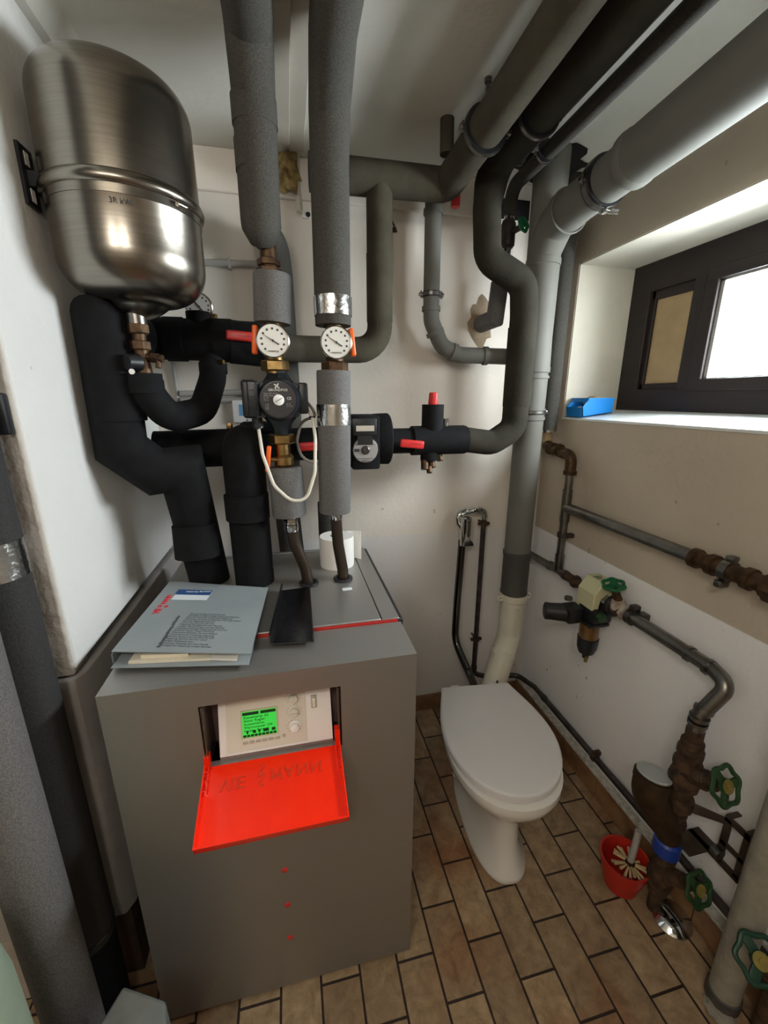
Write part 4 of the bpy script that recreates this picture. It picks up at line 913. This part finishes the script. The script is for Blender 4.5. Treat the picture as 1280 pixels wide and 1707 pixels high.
# filter with beige timer head
ft = thing('water_filter', (1.0, 1.13, .6), 'black water filter with amber cup and beige cube head on the right wall pipe', 'water filter')
q = MB()
poly = [(-.050, -.055), (-.050, .020), (-.020, .062), (.030, .062), (.045, .030), (.045, -.030), (.030, -.030), (.022, .0), (0, .018), (-.022, .0), (-.030, -.055)]
q.prism(poly, (1.035, 1.185, .83), (1, 0, 0), (0, 0, 1), (0, -.085, 0)); q.build('timer_head', 'beigep', ft, bevel=.003)
text(ft, 'head_print', 'JUDO\nfilter', (1.018, 1.150, .8935), (1, 0, 0), (0, 1, 0), .013, 'ink', depth=.0003)
q = MB(); q.rbox((1.022, 1.13, .770), (.075, .085, .055), .008); q.rbox((.955, 1.165, .755), (.06, .06, .060), .008); q.cyl((.94, 1.175, .752), (.885, 1.20, .752), .033, .030); q.lathe((.885, 1.20, .752), (-1, .45, 0), [(.031, -.004), (.031, .012), (.022, .016), (.0001, .016)], 24)
q.rbox((1.015, 1.13, .735), (.080, .080, .012), .003); q.build('filter_head', 'blackp', ft)
MB().cyl((.955, 1.19, .795), (.955, 1.19, .805), .014).build('vent_cap', 'zinc', ft)
q = MB(); q.lathe((1.005, 1.125, .670), (0, 0, 1), [(.033, 0), (.034, .06)], 28); q.build('amber_cup', 'amber', ft)
q = MB(); q.lathe((1.005, 1.125, .605), (0, 0, 1), [(.012, 0), (.026, .008), (.034, .03), (.0365, .07), (.034, .072)], 14); q.cyl((1.005, 1.125, .606), (1.005, 1.125, .590), .011); q.build('lower_cup', 'blackp', ft)
MB().cyl((1.003, 1.12, .598), (1.0, 1.115, .578), .006).build('drain_tip', 'brass', ft)
MB().ring((1.055, 1.085, LZ), (0, 1, 0), .030, .011, arc=(0, 360)).build('seal_ring', 'blackp', ft)
MB().lathe((1.005, 1.085, .775), (0, -1, 0), [(.017, 0), (.017, .012), (.012, .014)], 18).build('green_knob', 'greend', ft)
v1 = thing('wheel_valve', (1.05, 1.05, .80), 'white scaled valve with a flat bright green hand wheel beside the water filter', 'valve')
q = MB().tube([(WX, 1.095, LZ), (WX, 1.035, LZ)], .022); q.lathe((WX, 1.065, LZ), (-.25, -.1, 1), [(.024, -.01), (.026, .015), (.020, .035)], 18); q.hexn((WX, 1.045, LZ), (WX, 1.03, LZ), .027); q.build('valve_body', 'valvew', v1)
q = MB().cyl((WX - .004, 1.067, LZ + .03), (WX - .018, 1.078, LZ + .078), .014, .012); q.build('bonnet', 'bronze', v1)
wheel(v1, (WX - .020, 1.080, LZ + .084), (-.22, -.12, 1), .038, 'green', 6, None, .006)

# ------------------------------------------------------------------ standpipe group low on the right
sx, sy = 1.0, .70
sd = thing('standpipe', (sx, sy, 0), 'rusty brown water connection with couplings rising from the floor at right', 'pipe')
prof = [(.018, .0), (.018, .07), (.026, .075), (.030, .10), (.030, .155), (.024, .165), (.024, .20), (.028, .205), (.028, .225), (.020, .23), (.020, .275), (.022, .28), (.027, .29), (.027, .31), (.020, .318), (.020, .335), (.030, .337), (.030, .352), (.021, .354), (.021, .372), (.027, .374), (.027, .384), (.022, .386), (.022, .40), (.034, .403), (.036, .42), (.034, .438), (.026, .440), (.028, .47), (.036, .475), (.038, .50), (.034, .52), (.026, .524), (.026, .535), (.034, .538), (.034, .556), (.025, .559), (.025, .575), (.031, .578), (.031, .598), (.023, .60), (.027, .606), (.027, .622), (.021, .626), (.021, .66)]
MB().lathe((sx, sy, 0), (0, 0, 1), prof, 14).build('riser', 'rust', sd, sharp=20)
tag(MB().lathe((sx - .004, sy, .228), (0, 0, 1), [(.030, 0), (.035, .006), (.034, .045), (.026, .052)], 26).build('blue_ring', 'bluer', sd), 'bright blue plastic ring')
MB().lathe((1.028, .662, 0), (-.1, -.05, 1), [(.052, .001), (.050, .008), (.034, .020), (.022, .024)], 32).build('floor_rosette', 'chrome', sd)
q = MB(); q.lathe((sx, sy, .135), (0, 0, 1), [(.024, -.05), (.032, -.03), (.036, .0), (.030, .03)], 18); q.build('lower_body', 'rust', sd)
vA = thing('wheel_valve', (1.02, .64, .55), 'rusty valve with upright green hand wheel on top of the standpipe', 'valve')
MB().cyl((sx, sy, .520), (1.0, .625, .560), .026, .019).hexn((1.0, .66, .540), (1.0, .640, .551), .026).build('bonnet', 'rust', vA)
wheel(vA, (1.0, .603, .578), (.10, -1, .50), .050, 'greend', 6)
vB = thing('wheel_valve', (1.0, .64, .2), 'rusty valve with small upright green hand wheel low by the floor', 'valve')
MB().cyl((sx, sy, .150), (1.005, .63, .205), .028, .019).build('bonnet', 'rust', vB)
wheel(vB, (1.006, .603, .222), (.10, -1, .55), .046, 'greend', 6)
wm = thing('angled_housing', (.95, .73, .3), 'brown funnel-shaped housing with a flat grey-white lid leaning from the standpipe', 'water meter')
ca = Vector((.20, .10, 1)).normalized(); co = Vector((.938, .735, .488))
q = MB(); q.tube([co, co - ca * .055, (.966, .715, .365), (.990, .703, .305), (.999, .70, .268)], .046, fillet=.05, rads=[.0455, .0455, .043, .034, .024], n=30); q.band(co - ca * .012, ca, .045, .018, .003, 36); q.band((.99, .702, .30), (.3, -.08, -1), .026, .02, .005)
q.build('housing', 'housing', wm, sharp=40)
tag(MB().lathe(co, ca, [(.043, 0), (.0435, .004), (.041, .006), (.0001, .006)], 36).build('lid', mat('lid_grey_white', 'a9aeac', .4), wm), 'flat grey-white lid')
br_ = thing('mounting_bracket', (1.05, .64, .37), 'bent rusty sheet bracket between standpipe and wall', 'bracket')
q = MB()
q.prism([(0, 0), (.07, .004), (.07, .022), (0, .03)], (sx + .015, sy - .03, .405), (.75, -.66, 0), (0, 0, 1), (.004, .004, 0)) ; q.span((1.060, .605, .30), (1.066, .622, .44)); q.span((1.060, .560, .30), (1.066, .574, .45)); q.span((1.060, .560, .43), (1.066, .622, .448)); q.span((1.060, .56, .355), (1.066, .62, .368)); q.span((1.060, .56, .295), (1.066, .62, .310))
q.span((1.000, .640, .290), (1.098, .700, .295)); q.span((1.060, .560, .290), (1.098, .575, .295)); q.span((1.060, .56, .290), (1.075, .70, .295)); q.span((1.062, .56, .443), (1.098, .575, .448)); q.span((1.062, .610, .443), (1.098, .622, .448))
q.build('sheet', mat('bracket_steel', '54493f', .6, .4, c2='3a2e25', scale=20), br_); MB().cyl((1.045, .60, .335), (1.045, .62, .335), .016).build('bolt', 'zinc', br_)
# white painted pipe in front with collar
wp = thing('white_pipe', (.99, .485, 0), 'white painted vertical pipe at the right edge standing on the tiled floor', 'pipe')
MB().tube([(1.005, .490, 1.0), (1.0, .490, .035)], .033).build('tube', 'cementp', wp)
MB().lathe((1.0, .490, .010), (0, 0, 1), [(.034, 0), (.037, .004), (.037, .036), (.034, .038)], 28).build('collar', 'pvcd', wp)
blob((.985, .475, .008), .035, .030, .014, seed=11).build('mortar_patch', 'cementp', wp)
vC = thing('wheel_valve', (1.0, .42, .24), 'dark green hand wheel with yellow disc at the bottom right corner', 'valve')
q = MB(); q.tube([(1.03, .42, .0), (1.03, .42, .26)], .020); q.cyl((1.03, .42, .19), (.958, .432, .284), .016); q.lathe((1.03, .42, .15), (0, 0, 1), [(.026, 0), (.030, .02), (.030, .06), (.024, .08)], 14); q.build('valve_body', 'rust', vC)
wheel(vC, (.955, .428, .292), (-.35, -.7, .8), .050, mat('green_dark', '0b3a2a', .45), 6)

# floor pipe along right wall and chrome flush pipe
fp = thing('floor_pipe', (1.06, 1.0, .14), 'dull metal pipe running low along the right wall just above the skirting', 'pipe')
q = MB().tube([(.812, 1.61, 1.02), (.812, 1.612, .20), (.90, 1.615, .162), (1.045, 1.60, .162), (1.079, 1.50, .162), (1.079, -1.19, .162)], .0115, fillet=.045, seg=7)
q.tube([(1.079, 1.45, .162), (1.079, -1.19, .162)], .0125)
for o_, a_ in (((.812, 1.612, .235), (0, 0, 1)), ((1.079, 1.42, .162), (0, 1, 0))): press(q, o_, a_, .0125)
q.build('tube', 'zincd', fp)
q = MB(); q.band((1.079, 1.085, .162), (0, 1, 0), .013, .014, .004); q.rbox((1.085, 1.085, .180), (.03, .016, .018), .002); q.build('pipe_clamp', 'rust', fp)
for z in (.969, .393):
    q = MB(); q.band((.812, 1.61, z), (0, 0, 1), .0125, .016, .004); q.rbox((.792, 1.61, z), (.014, .014, .012), .002); q.rbox((.832, 1.61, z), (.014, .014, .012), .002); q.cyl((.812, 1.62, z), (.812, 1.66, z), .005); q.build('pipe_clamp', 'rust', fp)
tp = MB().tube([(.812, 1.61, .99), (.812, 1.61, 1.028), (.755, 1.60, 1.035), (.685, 1.605, 1.025), (.690, 1.60, .975)], .0135, fillet=.028, seg=8)
for o_, a_ in (((.812, 1.61, 1.00), (0, 0, 1)), ((.787, 1.605, 1.032), (1, 0, 0)), ((.720, 1.60, 1.032), (1, 0, 0))): tp.band(o_, a_, .0135, .010, .003)
tp.build('chromed_top_bend', 'chrome', fp)
fv = thing('flush_valve', (.71, 1.59, .92), 'chrome toilet flush valve with lever on the back wall', 'flush valve')
q = MB().tube([(.690, 1.60, .985), (.708, 1.585, .955)], .015); q.lathe((.716, 1.575, .925), (0, 0, 1), [(.017, 0), (.019, .01), (.019, .065), (.021, .07), (.021, .085), (.014, .09)], 20); q.rbox((.697, 1.585, .950), (.012, .03, .13), .003); q.build('valve_body', 'chrome', fv)
q = MB().prism([(0, .012), (.036, -.024), (.040, -.040), (-.008, -.040)], (.704, 1.572, .93), (1, 0, 0), (0, 0, 1), (0, -.022, 0)); q.build('lever', 'chrome', fv, bevel=.002)
fl_ = thing('flush_pipe', (.70, 1.5, .4), 'black and chrome flush pipe curving from the valve to the toilet', 'pipe')
MB().tube([(.705, 1.588, .895), (.696, 1.588, .62), (.690, 1.58, .42), (.710, 1.44, .33), (.69, 1.32, .33)], .0165, fillet=.10, seg=10).build('tube', 'darkchrome', fl_)
MB().lathe((.706, 1.588, .885), (0, 0, 1), [(.0155, 0), (.017, .004), (.017, .022), (.0155, .026)], 18).build('collar', 'bronze', fl_)

# ------------------------------------------------------------------ toilet
to = thing('toilet', (.62, 1.02, 0), 'white floor-standing toilet bowl with its white lid closed', 'toilet')
rotT = Matrix.Rotation(R(-6), 3, 'Z')
TO = Vector((.652, 1.275, 0))  # rear centre; local y forward is -Y
def egg(w, back, front, wb, z, n=48, ox=0):
    """outline: half width w, from y=back (behind) to y=-front; wb = half width at the straight back"""
    pts = []
    L = front + back; wc = -front + L * .42
    for i in range(n):
        t = 2 * math.pi * i / n; c, s = math.cos(t), math.sin(t)
        if s < 0: x = w * c; yy = wc + (wc + front) * s
        else:
            x = (w * abs(c) ** .75) * (1 if c >= 0 else -1); yy = wc + (back - wc) * s ** 1.0
            k = max(0, (s - .55) / .45)
            lim = w * (1 - s) ** .6 * 1.25 + wb * min(1, s * 1.05)
            x = max(-lim, min(lim, x if s < .35 else (w * (1 - ((s - .35) / .65) ** 1.7) + wb * ((s - .35) / .65) ** 1.7) * c / max(abs(c), 1e-6) * min(1, abs(c) * 2.2)))
        pts.append(TO + rotT @ Vector((x + ox, yy, z)))
    return pts
def seat_outline(w, length, wb, z, off=0, n=22, y0=0):
    """toilet-seat shape: straight back edge of half width wb, widest at ~45 %, elliptic front"""
    pts = []; ym = -length * .50
    w += off; wb += off * .6
    R_ = []
    for i in range(n + 1):  # right side from back to front
        t = i / n
        if t < .5:
            k = t / .5; yy = y0 + off * .4 + (ym - y0) * k; x = wb + (w - wb) * math.sin(k * math.pi / 2) ** 1.15
        else:
            a = (t - .5) / .5 * math.pi / 2; yy = ym - (length + off - .5 * length) * math.sin(a); x = w * math.cos(a) ** .93
        R_.append((x, yy))
    L_ = [(-x, yy) for x, yy in reversed(R_[:-1])]
    for x, yy in R_ + L_: pts.append(TO + rotT @ Vector((x, yy, z)))
    return pts
q = MB()
rings = [seat_outline(.186, .475, .135, .4005, -.004), seat_outline(.186, .475, .135, .403, 0), seat_outline(.186, .475, .135, .414, 0), seat_outline(.186, .475, .135, .4175, -.003), seat_outline(.186, .475, .135, .4185, -.010)]
q.loft(rings); q.build('lid', 'seat', to, sharp=50)
q = MB(); q.loft([seat_outline(.184, .475, .130, .383, -.008), seat_outline(.184, .475, .130, .386, -.004), seat_outline(.184, .475, .130, .3995, -.004), seat_outline(.184, .475, .130, .4003, -.008)]); q.build('seat', 'seat', to, sharp=50)
for s_ in (-1, 1):
    p = TO + rotT @ Vector((s_ * .075, .012, .392)); MB().rbox(p, (.035, .028, .03), .006, 3).build('hinge', 'seat', to)
def sec(w, yb, yf, z, n=45, e=2.0, wb=None):
    pts = []; yc = (yb + yf) / 2; h = (yb - yf) / 2
    for i in range(n):
        t = 2 * math.pi * i / n; c, s = math.cos(t), math.sin(t)
        x = w * (abs(c) ** (2 / e)) * (1 if c >= 0 else -1); yy = yc + h * (abs(s) ** (2 / e)) * (1 if s >= 0 else -1)
        if wb is not None and s > 0: x *= 1 + (wb - 1) * s
        pts.append(TO + rotT @ Vector((x, yy, z)))
    return pts
q = MB(); q.loft([sec(.094, .035, -.425, 0.0, e=2.5), sec(.097, .035, -.430, .006, e=2.5), sec(.095, .034, -.428, .020, e=2.5), sec(.078, .02, -.412, .045, e=2.4), sec(.066, .01, -.398, .11, e=2.3), sec(.066, .0, -.392, .18, e=2.2), sec(.078, .0, -.395, .225, e=2.2), sec(.112, .0, -.425, .268, e=2.2), sec(.148, .0, -.460, .30, e=2.2), sec(.172, .0, -.482, .335, e=2.2), sec(.180, .0, -.490, .362, e=2.25), sec(.179, .0, -.488, .380, e=2.25), sec(.160, -.01, -.46, .384, e=2.25)])
q.build('bowl', 'ceramic', to, sharp=60)
# trap bulge on both sides and outlet at the back
q = MB(); q.tube([TO + rotT @ Vector((0, -.20, .12)), TO + rotT @ Vector((0, -.06, .17)), TO + rotT @ Vector((.02, .03, .215))], .055, fillet=.05, rads=[.045, .058, .050]); q.build('outlet', 'ceramic', to)
for s_ in (-1, 1):
    p = TO + rotT @ Vector((s_ * .078, -.05, .045)); MB().lathe(p, rotT @ Vector((s_ * .8, 0, .6)), [(.012, -.004), (.012, .002), (.008, .006), (.0001, .007)], 18).build('screw_cap', 'ceramic', to)

# ------------------------------------------------------------------ bucket with brush
bc = Vector((.948, .776, 0))
bu = thing('red_bucket', tuple(bc), 'small red plastic bucket on the floor by the rusty standpipe', 'bucket')
MB().lathe(bc, (0, 0, 1), [(.0001, .004), (.044, .004), (.048, .008), (.056, .055), (.060, .057), (.062, .080), (.066, .082), (.068, .108), (.071, .110), (.071, .115), (.065, .115), (.060, .09), (.044, .012), (.0001, .010)], 40).build('bucket_body', 'bucket', bu)
bs = thing('round_brush', tuple(bc + Vector((0, 0, .03))), 'round brush with pale radiating bristle tufts standing in the red bucket', 'brush')
cc = bc + Vector((.018, -.004, .092))
MB().lathe(cc - Vector((0, 0, .02)), (.1, 0, 1), [(.010, 0), (.016, .01), (.012, .026), (.004, .03)], 16).build('core', 'bronze', bs)
MB().tube([cc + Vector((0, 0, .0)), cc + Vector((.018, .010, .045)), cc + Vector((.030, .018, .10))], .010, 0, n=14).build('handle', 'sock', bs)
rnd = random.Random(3)
for k in range(19):
    t = 2 * math.pi * k / 19 + rnd.uniform(-.1, .1); dv = Vector((math.cos(t), math.sin(t), rnd.uniform(-.30, .15)))
    a_ = cc + dv * .014; b_ = cc + dv * rnd.uniform(.040, .052)
    b_.x = min(b_.x, bc.x + .05)
    MB().tube([a_, b_], .004, n=8, rads=[.0026, .0046]).build('bristle_tuft', 'bristle', bs)

# ------------------------------------------------------------------ blue storage bin on the sill
bi = thing('storage_bin', (1.17, 1.485, 1.432), 'bright blue open-fronted plastic storage bin on the window sill', 'storage bin')
q = MB(); bx0, bx1, by0, by1 = 1.104, 1.235, 1.432, 1.530
zb = lambda x: 1.4325 + (x - 1.104) * .115
sl = .0025
def side(yy): q.prism([(bx0 + .004, 1.432), (bx1, zb(bx1)), (bx1 + .004, 1.503), (bx0 + .022, 1.497), (bx0 - .002, 1.468)], (0, yy, 0), (1, 0, 0), (0, 0, 1), (0, sl, 0))
side(by0); side(by1 - sl)
q.prism([(bx0 + .004, 1.4315), (bx1, zb(bx1)), (bx1, zb(bx1) + sl), (bx0 + .004, 1.434)], (0, by0, 0), (1, 0, 0), (0, 0, 1), (0, by1 - by0, 0))
q.span((bx1, by0, 1.445), (bx1 + sl, by1, 1.503)); q.prism([(bx0 + .004, 1.432), (bx0 + .0065, 1.432), (bx0 + .0005, 1.468), (bx0 - .002, 1.468)], (0, by0, 0), (1, 0, 0), (0, 0, 1), (0, by1 - by0, 0))
q.span((bx0 + .02, by0 - .003, 1.496), (bx1 + .004, by0 + .0025, 1.503)); q.span((bx0 + .02, by1 - .0025, 1.496), (bx1 + .004, by1 + .003, 1.503))
q.prism([(bx0 + .016, 1.488), (bx0 + .02, 1.488), (bx0 + .024, 1.503), (bx0 + .02, 1.503)], (0, by0, 0), (1, 0, 0), (0, 0, 1), (0, by1 - by0, 0))
q.build('bin_body', 'blue', bi)
tag(blob((1.125, 1.48, 1.4555), .010, .03, .014, seed=2).build('cloth_wad', 'paperw'), 'crumpled pale wad inside the front of the blue bin', 'cloth')
tag(blob((1.18, 1.48, 1.490), .03, .03, .018, seed=6).build('cord_bundle', 'tan'), 'tan bundle sticking out of the top of the blue bin', 'cord')

# ------------------------------------------------------------------ conduits, junction box, sockets on the back wall
def conduit(pts, label, r=.010, clips=()):
    t = thing('conduit', pts[0], label, 'conduit'); MB().tube(pts, r, n=16).build('tube', 'sock', t)
    for p in clips: MB().rbox(p, (.010, .03, .034), .003).build('clip', 'sock', t)
conduit([(-.26, 1.640, 1.936), (-.03, 1.640, 1.944)], 'grey conduit clipped to the back wall right of the steel tank', .011, [(-.165, 1.643, 1.939)])
conduit([(-.37, 1.645, 1.518), (-.10, 1.645, 1.524)], 'upper of two parallel grey conduits behind the black loop', .010, [(-.14, 1.646, 1.523)])
conduit([(-.37, 1.645, 1.494), (-.10, 1.645, 1.497)], 'lower of two parallel grey conduits behind the black loop', .010, [(-.14, 1.646, 1.497)])
tag(MB().tube([(-.385, 1.650, 1.76), (-.372, 1.650, .96)], .007, n=12).build('wall_conduit', 'sock'), 'thin vertical conduit at the left end of the back wall', 'conduit')
jb = thing('room_controller', (-.155, 1.64, 1.41), 'small white box with a blue label, half hidden left of the black pump', 'junction box')
MB().rbox((-.148, 1.645, 1.455), (.100, .028, .080), .004).build('housing', 'white', jb)
MB().span((-.175, 1.6295, 1.440), (-.135, 1.631, 1.480)).build('blue_label', 'bluelab', jb)
MB().lathe((-.15, 1.631, 1.424), (0, -1, 0), [(.003, 0), (.003, .001)], 10).build('screw', 'ink', jb)
wh = thing('wall_sensor', (.101, 1.64, 2.09), 'small white wall plug with a black hole left of the central pipe', 'wall plug')
MB().rbox((.098, 1.654, 2.108), (.028, .010, .024), .003).build('plate', 'white', wh)
MB().lathe((.104, 1.650, 2.106), (0, -1, 0), [(.007, 0), (.008, .004), (.005, .005), (.005, .001)], 16).build('socket_hole', 'blackp', wh)
tag(MB().box((.405, 1.652, 2.085), (.02, .014, .012)).tube([(.40, 1.65, 2.11), (.403, 1.63, 2.09), (.415, 1.64, 2.075)], .003, n=8).build('wall_anchor', 'rust'), 'small rusty anchor in the back wall right of the brown riser', 'anchor')
tag(MB().cyl((.075, 1.64, 2.11), (.072, 1.64, 2.27), .011, n=14).build('cable_sleeve', 'whitep'), 'short cream cable sleeve below the ceiling boxing left of the central pipe', 'cable')

# ------------------------------------------------------------------ pipes and box at far left
lp1 = thing('tall_pipe', (-.512, .795, 0), 'tall grey insulated pipe in a shade-darkened tone with silver tape beside the pillar at left', 'pipe')
q = MB().tube([(-.515, .795, 2.27), (-.515, .795, .31)], .050); q.build('insulation', mat('pe_foam_shaded', '2c2b2a', .85, c2='383736', scale=300, detail=1, bump=.15), lp1)  # grey foam darkened all over to carry the shadow on this pipe
MB().tube([(-.515, .795, .315), (-.515, .795, 0)], .047).build('lower_tube', 'black', lp1)  # black lower end stands for the pipe foot sinking into shadow
MB().band((-.515, .795, 1.235), (0, 0, 1), .050, .065, .0015).build('metal_tape', 'tape', lp1)
MB().band((-.515, .795, .332), (0, 0, 1), .0490, .004, .002).build('seam_ring', 'steel', lp1)
tag(MB().tube([(-.492, .660, 2.27), (-.492, .660, .10), (-.492, .660, .0)], .045, fillet=.0, rads=[.045, .045, .045]).build('tall_pipe', 'grey'), 'tall lighter grey foam-insulated pipe at the left edge, nearest the camera', 'pipe')
tag(MB().lathe((-.515, .50, 0), (0, 0, 1), [(.065, 0), (.070, .01), (.070, .66), (.062, .74), (.040, .79), (.015, .81), (.0001, .812)], 32).build('gas_bottle', 'palegreen'), 'pale green rounded cylinder at the bottom left corner', 'cylinder')
q = MB().add([(-.430, .52, 0), (-.268, .50, 0), (-.287, .596, 0), (-.376, .640, 0), (-.432, .53, .392), (-.270, .51, .398), (-.291, .590, .402), (-.378, .632, .40)], [(0, 3, 2, 1), (4, 5, 6, 7), (0, 1, 5, 4), (1, 2, 6, 5), (2, 3, 7, 6), (3, 0, 4, 7)])
tag(q.build('concrete_block', 'conc', bevel=.006), 'rough grey block standing before the left front corner of the boiler', 'block')
gb = thing('green_box', (-.50, .85, 1.44), 'black and green box at the left edge on the pillar', 'wall box')
MB().rbox((-.505, .852, 1.475), (.075, .022, .070), .005).build('housing', 'blackp', gb)
MB().rbox((-.513, .841, 1.473), (.060, .006, .050), .008, 3).build('green_front', mat('bright_green', '1ea56a', .4), gb)
# ceiling lamp behind the camera
la = thing('ceiling_lamp', (-.35, -.45, 2.27), 'plain fluorescent ceiling lamp', 'lamp')
MB().rbox((-.35, -.45, 2.245), (.95, .12, .05), .008).build('housing', 'white', la)
MB().lathe((-.78, -.45, 2.205), (1, 0, 0), [(.013, 0), (.013, .86)], 20).build('tube', mat('lamp_tube', 'fff2dc', .4, emit='ffe9c8', es=8), la)
for o in bpy.data.objects:
    if '_b' in o: del o['_b']
